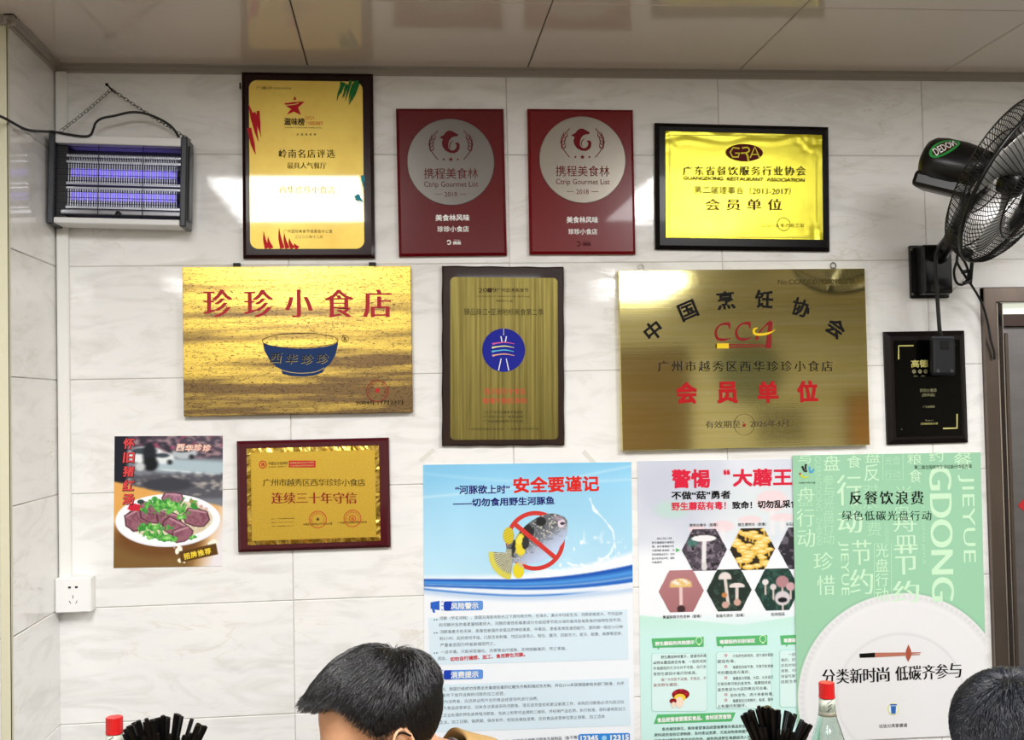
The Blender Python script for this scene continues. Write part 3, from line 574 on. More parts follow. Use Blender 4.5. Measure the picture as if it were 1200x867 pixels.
for y, c_, xo in ((402.3, '#d0489a', 0), (406.7, '#dfe08a', -.5), (411.3, '#4fb6d8', -.7), (416, '#e2a27a', 0)):
    p.stroke([(577+xo, y+.8), (582, y-.3), (592, y-1.2), (603+xo, y+.6)], [2.4, 1.4, 1.3, .5], 'tower_emblem', mat('emblem_'+c_[1:], c_, .4), 2)
SAL = mat('salmon_red_ink', '#cf4a3c', .4); p.text('西华珍珍小食店', 591.5, 458.6, 48.5, 7.6, SAL, bold=.015); p.text('啫啫牛腩珍珠粉', 591.2, 469.4, 52, 7.6, SAL, bold=.015)
DOL = MATS['dark_olive_ink']
for i, t_ in enumerate(('2019广州亚洲美食节组委会', '广州市文化广电旅游局', '广东省餐饮服务行业协会')): p.text(t_, 590, 483+i*5.3, 46, 3.4, DOL, res=1)
p.text('广州地区饮食行业协会 · 广东省食文化研究会', 590, 502.6, 84, 2.6, DOL, res=1)
p.finish()
# --- mirror brass sign of the cooking association
p = Plate('association_sign', 'shiny mirror-like brass sign with black arched characters and large red characters, right of centre', 'sign', [(725.2, 318), (1013.7, 313.4), (1019.4, 521.6), (728.9, 528.2)], 0.024, 'metal signs')
p.slab('brass_box', gold_sheet('mirror_brass', '#f6eaac', '#eada8a', 0.07, 0.97, (2, 2, 90), bump=.012, bsc=(1.2, 1.2, 220)), ch=.0012)
p.raise_print(.0006)
p.text('No.CCADD019200100191', 956.5, 330, 89, 5.6, mat('engraved_ink', '#4d431a', .4), bold=.005)
for t_, x, y, a in (('中', 765.5, 387.3, 38), ('国', 806.3, 363.8, 22), ('烹', 850.6, 351.8, 5), ('饪', 895.5, 350.5, -4), ('协', 939, 360.5, -18), ('会', 979.5, 384.3, -36)): p.text(t_, x, y, 20.5 if t_ == '中' else 21.5, 21.5, INK, bold=.03, ang=a)
CCR = mat('enamel_red', '#8c1a1d', .35); CCY = mat('enamel_yellow', '#ecc928', .35)
p.stroke([(855, 379.5), (849, 379.3), (842.5, 382), (838.8, 389), (841, 396.5), (848, 398), (856.5, 396.3)], [4.5, 2.6, 1.8, 2.6, 3.2, 3, .6], 'emblem', CCR); p.stroke([(854.4, 379), (855, 385.5)], [3.4, .6], 'emblem', CCR)
p.stroke([(879, 379), (873, 378.8), (866.5, 381.5), (862.9, 388.5), (865, 396), (872, 397.6), (880.5, 395.7)], [4.5, 2.6, 1.8, 2.6, 3.2, 3, .6], 'emblem', CCR); p.stroke([(878.4, 378.5), (879, 385)], [3.4, .6], 'emblem', CCR)
p.stroke([(903.6, 376.6), (896, 382.5), (890, 390), (886.5, 398)], [4, 1.5, 1.6, 3.6], 'emblem', CCR); p.stroke([(903.5, 376.5), (901.8, 390), (900.5, 408)], [4, 4.8, 6.4], 'emblem', CCR)
p.stroke([(888, 384), (883.6, 386), (884.3, 390.8), (891, 392), (899, 390.8), (904, 389), (908.6, 386)], [1, 2.5, 3.2, 3, 2.6, 1.4, .5], 'emblem', CCY, 2)
p.rect(840, 402.3, 854, 408.3, 'chopsticks_mark', CCY); p.rect(838.8, 402.5, 840, 408, 'chopsticks_mark', INK); p.poly([(854, 403), (897, 403.5), (897, 404.3), (854, 404.6)], 'chopsticks_mark', CCR); p.poly([(854, 406), (897, 405.3), (897, 406.2), (854, 407.6)], 'chopsticks_mark', CCR)
p.text('广州市越秀区西华珍珍小食店', 873.5, 429, 205, 12.6, INK, song=.008, space=13, ang=0)
for t_, x in zip('会员单位', (804.7, 852.5, 900, 946.5)): p.text(t_, x, 460.5-(x-804)*.014, 25, 26, mat('sign_red_bright', '#b0161c', .4), bold=.045)
p.text('有效期至：2026年4月', 875.5, 496.5, 97, 8.8, mat('engraved_ink2', '#463c18', .4), bold=.008); p.ring(872.3, 497.5, 12, 12.5, .4, 'seal', MATS['engraved_ink']); p.star(872.3, 498.3, 3, 'seal', DRED)
p.finish()
RINGM = mat('hook_steel', '#8d8982', .25, .9)
for x in (753.5, 980):
    a = p.loc(x, 315)[0]; mb = MB().box(a-.006, a+.006, -.006, -.001, p.h/2-.01, p.h/2+.006, .001)
    mb.tube([(a+.0075*math.cos(t), -.004, p.h/2+.011+.009*math.sin(t)) for t in np.linspace(0, 2*PI, 16, endpoint=False)], .0016, 6, closed=True).build('hanging_ring', RINGM, p.root)
# --- black glass plaque beside the door
p = Plate('award_plaque', 'small black glass plaque with gold corner marks beside the door', 'plaque', [(1043, 394), (1126.5, 393), (1131, 513), (1047.3, 515)], 0.018, 'award plaques')
p.bevel_board('board', mat('black_brown_wood', '#171010', 0.3, coat=.05, spec=.2, grain=.2, gscale=(50, 50, 8)), 0.014, 0.010)
p.round_sheet('glass_face', mat('black_glass', '#040404', 0.08, spec=.25, grain=.02), 1047, 399, 1128, 510, 0.0, .002)
p.raise_print(.0022)
GI = mat('pale_gold_ink', '#c9c275', .4); GI2 = mat('soft_gold_ink', '#93906a', .4)
for a in ([(1053, 421), (1053, 405.2), (1070.5, 405)], [(1121.5, 485), (1121.5, 501.5), (1105, 502)]):
    p.stroke(a, 1.6, 'corner_marks', GI, smooth=False)
p.text('高德', 1077.5, 426, 20, 9, GI, bold=.03)
for x, t_ in ((1071, '必'), (1078, '吃'), (1084.7, '榜')): p.ell(x, 435.3, 2.2, 2.3, 'round_marks', GI2); p.text(t_, x, 435.3, 2.6, 2.6, mat('black_ink', ''), 2, part='round_marks', res=1)
p.text('2022', 1073, 440.6, 4.5, 1.6, GI2, res=1); p.text('GUANGZHOU', 1081.5, 440.6, 5.5, 1.5, GI2, res=1)
p.text('珍珍小食店', 1087.8, 457.3, 19.5, 4.3, GI2); p.text('(西华店)', 1087.8, 463, 15, 4.3, GI2)
p.text('广东省餐饮', 1088.5, 476.5, 14, 2.7, GI2, res=1); p.text('◎ amap.com', 1089, 492.6, 9, 2.2, GI2, res=1); p.text('必吃榜组委会办公室', 1089, 496.3, 20, 2.4, GI, res=1)
for x, y in ((1056.5, 503), (1118.5, 404)):
    a = p.loc(x, y); MB().lathe([(.0022, 0), (.0022, .002), (.0012, .003)], 10, Matrix.Translation((a[0], -p.depth, a[1])) @ Matrix.Rotation(PI/2, 4, 'X')).build('screw_cap', RINGM, p.root)
p.finish()
# --- small red-brown plaque with gold sheet
p = Plate('award_plaque', 'red-brown wooden plaque with shiny gold sheet and red characters, lower left', 'plaque', [(280.5, 520.3), (452.5, 516.5), (454, 637.5), (282.3, 644.3)], 0.020, 'award plaques')
p.bevel_board('board', mat('red_brown_lacquer', '#4a0c18', 0.22, coat=.3, spec=.3, grain=.12, gscale=(60, 8, 8)), 0.008, 0.007)
G3 = gold_sheet('sparkling_gold', '#e6c24a', '#c49a2c', 0.34, 0.55, (500, 500, 500), bump=.08, bsc=(900, 900, 900))
# embossed rim: facets that catch the light, then the flat field
(a, b), (c_, d) = p.loc(288.9, 525.6), p.loc(446, 633.6); mb = MB(); y0 = -p.depth; r_ = random.Random(5); rimw = .011
per = [(a+(c_-a)*k/46, b, 0, -1) for k in range(46)] + [(c_, b+(d-b)*k/32, -1, 0) for k in range(32)] + [(c_-(c_-a)*k/46, d, 0, 1) for k in range(46)] + [(a, d-(d-b)*k/32, 1, 0) for k in range(32)]
vo = []; vi = []
for x, z, nx_, nz_ in per:
    sk = r_.uniform(-.4, .4)*rimw; vo.append((x, y0-.0012-r_.uniform(0, .0012), z))
    xi = min(max(x, a+rimw), c_-rimw); zi = max(min(z, b-rimw), d+rimw); vi.append((xi, y0-.0028+r_.uniform(-.001, .001), zi))
n = len(per); mb.add(vo+vi, [(i, i+n, (i+1) % n+n, (i+1) % n) for i in range(n)])
mb.build('embossed_rim', gold_sheet('bright_gold_rim', '#f4d36a', '#a47e24', 0.16, 0.95, (60, 60, 60)), p.root)
mesh_obj('gold_field', [(a+rimw, y0-.0022, b-rimw), (c_-rimw, y0-.0022, b-rimw), (c_-rimw, y0-.0022, d+rimw), (a+rimw, y0-.0022, d+rimw)], [(3, 2, 1, 0)], G3, p.root)
p.raise_print(.0028)
p.ring(308, 544.2, 4.1, 4.1, 1, 'logo', REDP); p.text('信', 308, 544.2, 4.6, 4.6, REDP, part='logo', bold=.02); p.text('中国企业信用网', 325.7, 542.7, 22.5, 3.6, INKB, bold=.01, res=1); p.text('CHINA CREDIT', 325, 546.9, 21, 1.5, INKB, res=1)
p.rect(338.5, 539.6, 369.8, 547.6, 'red_banner', REDP); p.text('国家级诚信企业公示单位', 354, 542, 28, 2.4, mat('pale_gold_ink', ''), 2, res=1, part='banner_print'); p.text('守合同重信用经营示范单位', 354, 545.6, 28, 1.9, GI, 2, res=1, part='banner_print')
p.text('广州市越秀区西华珍珍小食店', 368.2, 565.2, 120, 8.8, INK, song=.006, space=9.2); p.text('连续三十年守信', 368.2, 583.4, 100, 13.2, mat('deep_red_ink', ''), song=.022, space=13.4)
for i in range(3): p.text(('地址：广州市越秀区西华路', '电话：020-8188 1234 5', '统一信用编码 440104')[i], 331+.3*i, 607.6+i*4.3, 27-2*(i == 2), 1.2, INKB, res=1)
for cx, cy, t_ in ((372.5, 608.6, '★'), (413, 607.3, '信')):
    p.ring(cx, cy, 9.9, 9.7, .7, 'seal', mat('red_ink', ''))
    for k, s_ in enumerate('中国企业信用评价中心公示'): a_ = math.radians(205-230*k/11); p.text(s_, cx+7.6*math.cos(a_), cy-7.4*math.sin(a_), 1.9, 2.1, REDP, ang=math.degrees(a_)-90, part='seal', res=1)
p.star(372.5, 608.4, 2.6, 'seal', INKB); p.ring(413, 607.5, 3.8, 3.8, .7, 'seal', REDP); p.text('信', 413, 607.5, 4.4, 4.4, REDP, part='seal')
p.text('中国企业信用公示中心办公室', 372.5, 613.8, 34, 2.6, INKB, res=1); p.text('广东省守合同重信用企业协会', 413, 612, 34, 2.6, INKB, res=1)
p.finish()

# ------------------------------------------------------------------ posters
def paper(pl, box, name, fn, nx, nz, rough=.4, back=0):
    """the printed sheet: a thin card with its picture on the front"""
    pl.slab('paper_sheet', mat('poster_paper', '#e9e9e6', .5, grain=.02), back, pl.depth-.0003, ch=0)
    x = None
    u, v = np.meshgrid(np.linspace(0, 1, nx), np.linspace(0, 1, nz)); rgb = srgb2lin(fn(u, v))
    X = -pl.w/2+pl.w*u; Z = pl.h/2-pl.h*v; Y = np.full_like(X, -pl.depth)
    me = bpy.data.meshes.new(name); co = np.stack([X, Y, Z], -1).reshape(-1, 3).astype(np.float32)
    i = np.arange(nz*nx).reshape(nz, nx); q = np.stack([i[:-1, :-1], i[1:, :-1], i[1:, 1:], i[:-1, 1:]], -1).reshape(-1, 4)
    me.vertices.add(len(co)); me.vertices.foreach_set('co', co.ravel()); me.loops.add(q.size); me.loops.foreach_set('vertex_index', q.ravel().astype(np.int32))
    me.polygons.add(len(q)); me.polygons.foreach_set('loop_start', (np.arange(len(q))*4).astype(np.int32))
    at = me.color_attributes.new('ink', 'FLOAT_COLOR', 'POINT'); at.data.foreach_set('color', np.concatenate([rgb.reshape(-1, 3), np.ones((nx*nz, 1))], 1).astype(np.float32).ravel())
    me.update(calc_edges=True); me.materials.append(print_material('poster_print', rough, .15)); return link(bpy.data.objects.new(name, me), pl.root)
# --- soup picture
def soup(u, v):
    X = u*127; Y = v*154; nz_ = vnoise(u, v, 14, 1); n2 = vnoise(u, v, 40, 2, 2); n5 = vnoise(u*1.0, v*2.5, 22, 9, 3)
    img = np.broadcast_to(C('#777c84'), u.shape+(3,)).copy()
    img = over(img, soft(Y-27, 4), '#4a4350'); img = over(img, soft(Y-27, 3)*(n5 > .55), '#9a7f86'); img = over(img, soft(Y-20, 3)*(vnoise(u, v, 16, 3) > .6), '#33303a'); img = over(img, soft(Y-16, 3)*(vnoise(u, v, 30, 31) > .66), '#b04f6e')
    img = over(img, soft(np.abs(Y-34-(X-60)*.07)-8, 5)*soft(48-X, 5), '#a9bcc4')                       # sunlit road
    img = over(img, soft(np.abs(Y-40-(X-60)*.1)-.6, 1.2)*soft(55-X, 5), '#e4eaea')
    img = over(img, soft(46-Y+(n5-.5)*10, 5)*soft(Y-74, 4), '#55555d'); img = over(img, soft(np.abs(Y-58)-12, 3)*(n5 > .62), '#a8a29c'); img = over(img, soft(np.hypot((X-62)/30, (Y-57)/8)-1, .3), '#3c3e46')
    for cx, cy, rx, ry, c_ in ((36, 22, 22, 10, '#e3e6e8'), (58, 26, 12, 7, '#dde2e4'), (82, 20, 15, 7, '#b6bcc2')):
        img = over(img, soft(np.hypot((X-cx)/rx, (Y-cy)/ry)-1, .15), c_); img = over(img, soft(np.hypot((X-cx+2)/(rx*.7), (Y-cy+ry*.45)/(ry*.38))-1, .2), '#3e464e'); img = over(img, soft(np.hypot((X-cx-rx*.55)/3, (Y-cy-ry*.7)/3)-1, .4), '#26282c')
    img = over(img, soft(np.hypot((X-41)/8, (Y-22)/15)-1, .25), '#22252c'); img = over(img, soft(np.hypot((X-42)/9, (Y-33)/8)-1, .3), '#181a1e'); img = over(img, soft(np.hypot((X-30)/6, (Y-36)/5)-1, .3), '#c4c7ca')
    img = over(img, soft(X-15+(Y-10)*.0, 2)*soft(Y-56, 3), '#1d1f2a')
    k_ = np.ones(9)/9
    for c_ in range(3): img[..., c_] = np.apply_along_axis(lambda q: np.convolve(np.pad(q, 4, mode='edge'), k_, 'valid'), 1, img[..., c_]); img[..., c_] = np.apply_along_axis(lambda q: np.convolve(np.pad(q, 2, mode='edge'), k_[:5]*9/5, 'valid'), 0, img[..., c_])
    tab = soft(53+X*.24-Y, 3); wood = C('#dba052')*(1-nz_[..., None]*.25)+C('#f0c98a')*(nz_[..., None]*.25); wood = wood*(1-soft(112-Y, 25)[..., None]*.45*soft(X-100, 30)[..., None])
    wood = over(wood, soft(118-X-(Y-110)*.35, 24), '#e3dde0'); img = over(img, tab, wood)
    E1 = np.hypot((X-63)/61.5, (Y-99.5)/31); sh = np.hypot((X-56)/56, (Y-116)/26); img = over(img, soft(sh-1, .35)*tab*soft(X-105, 20), '#6e4724')
    img = over(img, soft(E1-1, .03), '#e2e3ec'); img = over(img, soft(np.hypot((X-63)/60.5, (Y-98.5)/30)-1, .03), '#f2f3f8')
    E2 = np.hypot((X-64)/51, (Y-98)/22.5); img = over(img, soft(E2-1, .05), '#d8cdb4'); img = over(img, soft(E2-1, .05)*(n2 > .5)*.5, '#c9b48f')
    r = np.random.RandomState(4)
    def chunk(cx, cy, rx, ry, a, c1='#93606e', c2='#7d4c5a'):
        nonlocal img
        ca, sa = math.cos(a), math.sin(a); x = (X-cx)*ca+(Y-cy)*sa; y = -(X-cx)*sa+(Y-cy)*ca
        d = np.maximum(np.abs(x)/rx+np.abs(y)/ry*.35, np.abs(y)/ry+np.abs(x)/rx*.25)-1+(nz_-.5)*.25
        img = over(img, soft(d-.12, .1), '#4d2a35'); img = over(img, soft(d, .12), c1); img = over(img, soft(d+.1, .3)*np.clip((n2-.4)*4, 0, 1), c2); img = over(img, soft(np.abs(y+ry*.75)-1, 1)*soft(d, .1), '#b98a97')
    for q in ((28, 97, 15, 12, -.5), (44, 92, 14, 9, .3), (64, 98, 14, 9, .3), (72, 108, 16, 9, .5), (96, 96, 15, 10, .2), (68, 74, 12, 7, .1, '#a8798c', '#8c5d72'), (40, 84, 10, 6, .4, '#9a6674', '#7c4a58'), (80, 116, 12, 8, -.3), (50, 88, 10, 4, .5)): chunk(*q)
    for cx, cy, rx, ry, s_ in ((60, 82, 25, 8, 3), (44, 107, 17, 5, 5), (46, 117, 12, 5, 6), (64, 121, 9, 4, 7), (92, 119, 5, 2.5, 8), (94, 82, 5, 4, 12), (78, 96, 5, 3, 13)):
        d = np.hypot((X-cx)/rx, (Y-cy)/ry)-1; k = vnoise(u, v, 34, s_, 2); img = over(img, soft(d+(k-.5)*1.8, .2), '#3a8a3c'); img = over(img, soft(d+.05+(k-.5)*2.2, .4)*np.clip((n2-.35)*5, 0, 1), '#68b54e'); img = over(img, soft(d+.3, .4)*np.clip((n2-.6)*6, 0, 1), '#a4dc86')
    img = over(img, soft(np.hypot((X-23)/8, (Y-84)/4)-1+(n2-.5), .3), '#c9243a'); img = over(img, soft(np.hypot((X-31)/4, (Y-77)/2.6)-1, .3), '#2e4038')
    st = soft(np.maximum(np.abs((X-99)*.97+(Y-138)*-.2)-22, np.abs((X-99)*.2+(Y-138)*.97)-6.5), 1)
    img = over(img, soft(np.hypot((X-76)/4.5, (Y-134)/5)-1+(n2-.5)*1.2, .3), '#f2eee0'); img = over(img, soft(np.hypot((X-80)/5, (Y-146)/4)-1+(n2-.5)*1.2, .3), '#efe6cc'); img = over(img, soft(np.hypot((X-116)/5, (Y-127)/4)-1+(n2-.5)*1.2, .3), '#f0ead8')
    img = over(img, st, '#5a3c14')
    return np.clip(img*1.04, 0, 1)
p = Plate('soup_poster', 'small photo print of a white plate of meat and greens by a street', 'poster', [(133.6, 511), (260.8, 510.5), (260.8, 664), (133.7, 664.8)], 0.0015, 'posters')
paper(p, None, 'soup_picture', soup, 255, 308)
for i, t_ in enumerate('怀旧猪红汤'):
    x, y = 151.2-.2*i, 519.7+i*16.3
    p.text(t_, x+.3, y+.3, 14.5, 14, INK, 1, bold=.07, part='title_shadow', shear=.1); p.text(t_, x, y, 13.2, 12.6, mat('coral_ink', '#de4a4c', .4), 2, bold=.035, shear=.1)
for i, t_ in enumerate('西华珍珍'): p.text(t_, 211.5+10.3*i, 524.3+(i % 2)*.7, 10.5, 9, mat('peach_edge_ink', '#e8a48c', .4), 1, bold=.08, part='title_shadow', shear=.2); p.text(t_, 211.5+10.3*i, 524.3+(i % 2)*.7, 9, 7.6, mat('cream_ink', '#f6ede2', .4), 2, bold=.0, shear=.2)
for i, t_ in enumerate('西华珍珍'): p.text(t_, 224.5+5.8*i, 587.3+3*i, 4.2, 4.2, mat('pink_red_ink', '#c84a5a', .4), 1, ang=-27)
for i, t_ in enumerate('招牌推荐'): p.text(t_, 219+8.2*i, 651.5-1.9*i, 7.6, 7.6, mat('sticker_yellow', '#f0cf3c', .4), 2, bold=.05, ang=13)
p.finish()
# --- blowfish warning poster
def fishposter(u, v):
    X = u*245; Y = v*380; n = vnoise(u, v, 3, 5)
    t = np.clip(Y/150, 0, 1)[..., None]; img = C('#8fcdee')*(1-t)+C('#c4e7f7')*t; img = img+(n[..., None]-.5)*.06
    img = over(img, soft(np.abs(Y-(38-X*.13+np.sin(X/70)*4))-1, 3)*.5, '#e6f6fd'); img = over(img, soft(np.abs(Y-(10+X*.03+8*np.sin(X/90)))-1, 4)*.4, '#e0f3fc'); img = over(img, soft(Y-(26-X*.1), 30)*.35, '#6fbbe4'); img = over(img, soft(12-Y+X*.02, 10)*0, '#ffffff')
    # splash
    for pts in (((195, 43), (200, 56), (212, 68), (222, 82), (224, 96), (219, 108), (206, 118), (190, 123), (172, 120)), ((224, 96), (226, 110), (218, 122), (216, 132)), ((168, 118), (176, 124), (172, 134)), ((150, 130), (170, 124))):
        d = np.full_like(X, 1e3)
        for (ax, ay), (bx, by) in zip(pts, pts[1:]):
            tt = np.clip(((X-ax)*(bx-ax)+(Y-ay)*(by-ay))/((bx-ax)**2+(by-ay)**2), 0, 1); d = np.minimum(d, np.hypot(X-ax-tt*(bx-ax), Y-ay-tt*(by-ay)))
        img = over(img, soft(d-.9+(vnoise(u, v, 40, 8)-.5)*4, 1.2)*.85, '#f4fbff')
    sp = vnoise(u, v, 60, 11, 1); img = over(img, np.clip((sp-.74)*6, 0, 1)*soft(np.hypot((X-175)/66, (Y-112)/28)-1, .5)*.75, '#ffffff'); img = over(img, soft(np.hypot((X-150)/34, (Y-131)/6)-1+(sp-.5), .5)*.8, '#f4fbff')
    # ribbons
    y1 = 134+5*np.sin((X-10)/245*PI)-np.clip(X-125, 0, 200)**1.5*.0105-np.clip(X-125, 0, 400)*.0
    top = 133+X*.028-np.clip((X-90)/155, 0, 1)**2*18; bot = 142+X*.06-np.clip((X-90)/155, 0, 1)**2*14
    img = over(img, soft(top-3-Y-(X/245)**2*12, 6), '#eef4fa')
    img = over(img, soft(top-Y, 1.5), '#1f57b4'); tt = np.clip((Y-top)/(bot-top+1e-6), 0, 1)
    img = over(img, soft(top-Y, 1.5)*soft(np.abs(tt-.45)-.16, .25), '#4f97df'); img = over(img, soft(top-Y, 1)*soft(np.abs(tt-.72)-.06, .15)*.8, '#a5d0f2'); img = over(img, soft(top-Y, 1)*soft(np.abs(tt-.95)-.1, .2), '#2a6cc6')
    lo = bot+2+5*np.sin(X/245*PI)*(1-X/245)+X*.012; img = over(img, soft(bot-Y, 1.5), '#e6edf6'); img = over(img, soft(np.abs(Y-lo-1)-1.3, 2)*soft(X-185, 60), '#3c7fd0'); img = over(img, soft(lo+2-Y, 2)*soft(Y-lo-7, 6), '#c3d6ec')
    img = over(img, soft(lo+8-Y, 5), '#eef2f7')
    return np.clip(img, 0, 1)
p = Plate('fish_warning_poster', 'light blue safety poster with a crossed-out yellow and grey blowfish', 'poster', [(494.9, 545.2), (737.6, 540.7), (746.5, 921), (499, 926)], 0.0015, 'posters')
paper(p, None, 'poster_background', fishposter, 246, 381)
NV = mat('navy_ink', '#231f6e', .4); RD2 = mat('bright_red_ink', '#d8281f', .4)
p.text('“河豚欲上时”', 565.5, 573.5, 64, 10.5, NV, bold=.03); p.text('安全要谨记', 652, 567.3, 101, 19, RD2, bold=.038, ang=.4); p.text('——切勿食用野生河豚鱼', 590.5, 587.7, 119, 10, NV, bold=.035, ang=.6)
# puffer fish picture
def puffer(u, v):
    X = 380+u*430; Y = 325+v*360                                     # in magnified pixels of the poster crop
    n = vnoise(u, v, 30, 3, 3); n2 = vnoise(u, v, 60, 6, 1); body, ca, sa = None, math.cos(-.55), math.sin(-.55)
    x = (X-660)*ca+(Y-470)*sa; y = -(X-660)*sa+(Y-470)*ca; img = np.broadcast_to(C('#b7c6e6'), u.shape+(3,)).copy()
    t = np.clip((y+110)/200, 0, 1)[..., None]; img = C('#6d6f78')*(1-t)+C('#c3d2f0')*t; img = over(img, soft(y-10+(n-.5)*90, 50)*.8, '#5c6068'); img = over(img, (n2 > .68)*soft(y-25, 40)*.8, '#d7d2c4'); img = over(img, (n > .6)*soft(y-0, 60)*.5, '#26282c')
    img = over(img, soft(y+92, 20)*soft(120-x, 30)*.4, '#d8a5a0'); img = over(img, soft(np.hypot((X-665)/28, (Y-378)/24)-1+(n-.5)*.4, .25), '#111317')
    img = over(img, soft(np.hypot((X-777)/20, (Y-388)/24)-1, .3), '#e8d6e2'); img = over(img, soft(np.hypot((X-783)/13, (Y-390)/8)-1, .3), '#3a2c3c'); img = over(img, soft(np.hypot((X-760)/30, (Y-362)/14)-1, .4)*.7, '#9f8d9c')
    img = over(img, soft(np.abs(X-525-(Y-480)*-.35)-14+(n-.5)*10, 8)*soft(Y-560, 10), '#1a1c22'); img = over(img, soft(np.hypot((X-585)/40, (Y-430)/40)-1+(n-.5)*.5, .2), '#16181c'); img = over(img, soft(np.hypot((X-552)/28, (Y-500)/62)-1+(n-.5)*.5, .2), '#e8d22c'); img = over(img, soft(np.hypot((X-580)/20, (Y-490)/32)-1+(n-.5)*.4, .2), '#23262a'); img = over(img, soft(np.hypot((X-545)/20, (Y-470)/28)-1, .4)*.6, '#f5ea68')
    tail = soft(X-505, 10)*soft(520-Y, 8); ang = np.arctan2(Y-540, X-520); img = over(img, tail, '#c9c7a6'); img = over(img, tail*(np.sin(ang*60) > .35), '#5b5a52'); img = over(img, tail*soft(-np.hypot(X-520, Y-540)+112, 12), '#d8cf54')
    img = over(img, soft(np.hypot((X-487)/32, (Y-448)/46)-1, .15), '#dcc62a'); img = over(img, soft(np.hypot((X-487)/32, (Y-448)/46)-1, .1)*(np.sin(Y*.45+X*.2) > .3)*.6, '#ad9a1e'); img = over(img, soft(np.hypot((X-540)/32, (Y-635)/42)-1, .15), '#e6d425'); img = over(img, soft(np.hypot((X-560)/22, (Y-600)/18)-1, .3)*.7, '#c5b4b8')
    return np.clip(img, 0, 1)
def puffer_keep(u, v):
    X = 380+u*430; Y = 325+v*360; ca, sa = math.cos(-.62), math.sin(-.62); x = (X-655)*ca+(Y-470)*sa; y = -(X-655)*sa+(Y-470)*ca
    k = (np.hypot(x/175, y/(104+x*.03)) < 1) & (Y < 605); k |= np.hypot((X-775)/34, (Y-385)/36) < 1
    r = np.hypot(X-520, Y-540); a = np.degrees(np.arctan2(Y-540, X-520)); k |= (r < 142) & (((a > 100) & (a < 181)) | (a < -176)) & (Y > 520)
    k |= np.hypot((X-487)/30, (Y-448)/44) < 1; k |= np.hypot((X-540)/31, (Y-632)/41) < 1; k |= (np.hypot((X-515)/42, (Y-530)/60) < 1)
    return k
fb = [490+380/4.615, 530+325/4.615, 490+810/4.615, 530+685/4.615]
picture(p, 'blowfish_picture', fb, 190, 160, puffer, 2, puffer_keep)
RS = mat('prohibition_red', '#cf2f26', .4)
p.ring(627.3, 633.5, 32.2, 32.5, 5, 'prohibition_sign', RS, 1); p.stroke([(604, 614.5), (650.5, 653)], 5.2, 'prohibition_sign', RS, 3, smooth=False)
PB = mat('pale_blue_panel', '#d8eaf4', .4); SB = mat('sky_blue_ink', '#2c62c4', .4); TXT = mat('dark_grey_ink', '#3d4450', .5); DB = mat('deep_blue_ink', '#1b3fae', .4)
def rrect(pl, x0, y0, x1, y1, r, part, m, lay, sl=0.0, n=5):
    pts = []
    for cx, cy, a0 in ((x1-r, y0+r, -90), (x1-r, y1-r, 0), (x0+r, y1-r, 90), (x0+r, y0+r, 180)):
        for k in range(n+1): a = math.radians(a0+90*k/n); x = cx+r*math.cos(a); pts.append((x, cy+r*math.sin(a)+sl*(x-x0)))
    pl.poly(pts, part, m, lay)
SL = -.0185*1.6
p.poly([(502, 724), (735, 714), (736.5, 772.5), (504.5, 779)], 'text_panel', PB); p.poly([(505, 802.5), (736.5, 794), (739, 850), (507, 858)], 'text_panel', PB)
for y, t_ in ((709.7, '风险警示'), (790.3, '消费提示')):
    k = 0.0; p.poly([(504.5, y-4), (515, y-6), (515, y+5.2), (504.5, y+3.3)], 'megaphone_icon', SB, 2); p.poly([(506, y+3), (509, y+3.3), (510, y+8), (507.5, y+8)], 'megaphone_icon', SB, 2); p.stroke([(517, y-4), (519.5, y-5.5)], .7, 'megaphone_icon', SB, 2); p.stroke([(517, y), (520, y)], .7, 'megaphone_icon', SB, 2); p.stroke([(517, y+4), (519.5, y+5.5)], .7, 'megaphone_icon', SB, 2)
    rrect(p, 520, y-5.2, 566, y+5.8, 2.2, 'heading_banner', mat('banner_blue', '#5c93dc', .4), 2, -.02); rrect(p, 520, y-5.2, 530, y+5.8, 2.2, 'heading_banner', DB, 3, -.02); p.text(t_, 544.5, y, 32.5, 8, WHITE, 4, bold=.03)
L1 = ['河豚（学名河鲀），我国沿海各地及长江下游均有分布，在海水、淡水中均能生活。河豚家族庞大，不同品种', '的河豚所含的毒素量相差很大，河豚的毒性和毒素成分也会因季节和水域的差异及每条鱼的独特性而不同。', '河豚毒素无色无味，是毒性极强的非蛋白质神经毒素。中毒后，患者发病急速而剧烈，潜伏期一般在10分钟', '到3小时，起初感觉手指、口唇舌有刺痛，然后出现恶心、呕吐、腹泻、四肢无力、发冷、眩晕、麻痹等症状，', '严重者会因为呼吸衰竭而死亡。', '一旦中毒，只能采取催吐、洗胃等治疗措施，无特效解毒药，死亡率高。']
L2 = ['目前，我国已经成功培育出无毒或低毒的红鳍东方鲀和暗纹东方鲀，并在2016年获得国家有关部门批准，允许', '在条件下放开这两种河豚的加工经营。', '作为消费者，应选择证照齐全的食品经营场所进行消费。', '作为食品经营单位，应从合法渠道采购河豚鱼，落实进货查验和索证索票工作，采购的河豚鱼必须为经过加', '工企业处理的预包装养殖河豚鱼，包装上附带可追溯的二维码，并标明产品名称、执行标准、原料基地及加工', '企业、加工日期、保质期、保存条件、检验合格信息等。任何食品经营单位禁止销售、加工活体']
def fitlines(pl, lines, rows, m, ch, maxw, sl):
    for t_, (x, y) in zip(lines, rows):
        n = sum(1 if ord(c) > 255 else .55 for c in t_); wd = min(maxw, n*ch); pl.text(t_, x+wd/2, y+sl*wd/2, wd, ch*.93, m, 2, .004, res=1, part='small_print')
fitlines(p, L1, [(516, 725.3), (515.5, 733), (516.5, 741), (516, 748.8), (516, 756), (517, 764.3)], TXT, 4.6, 214, -.035)
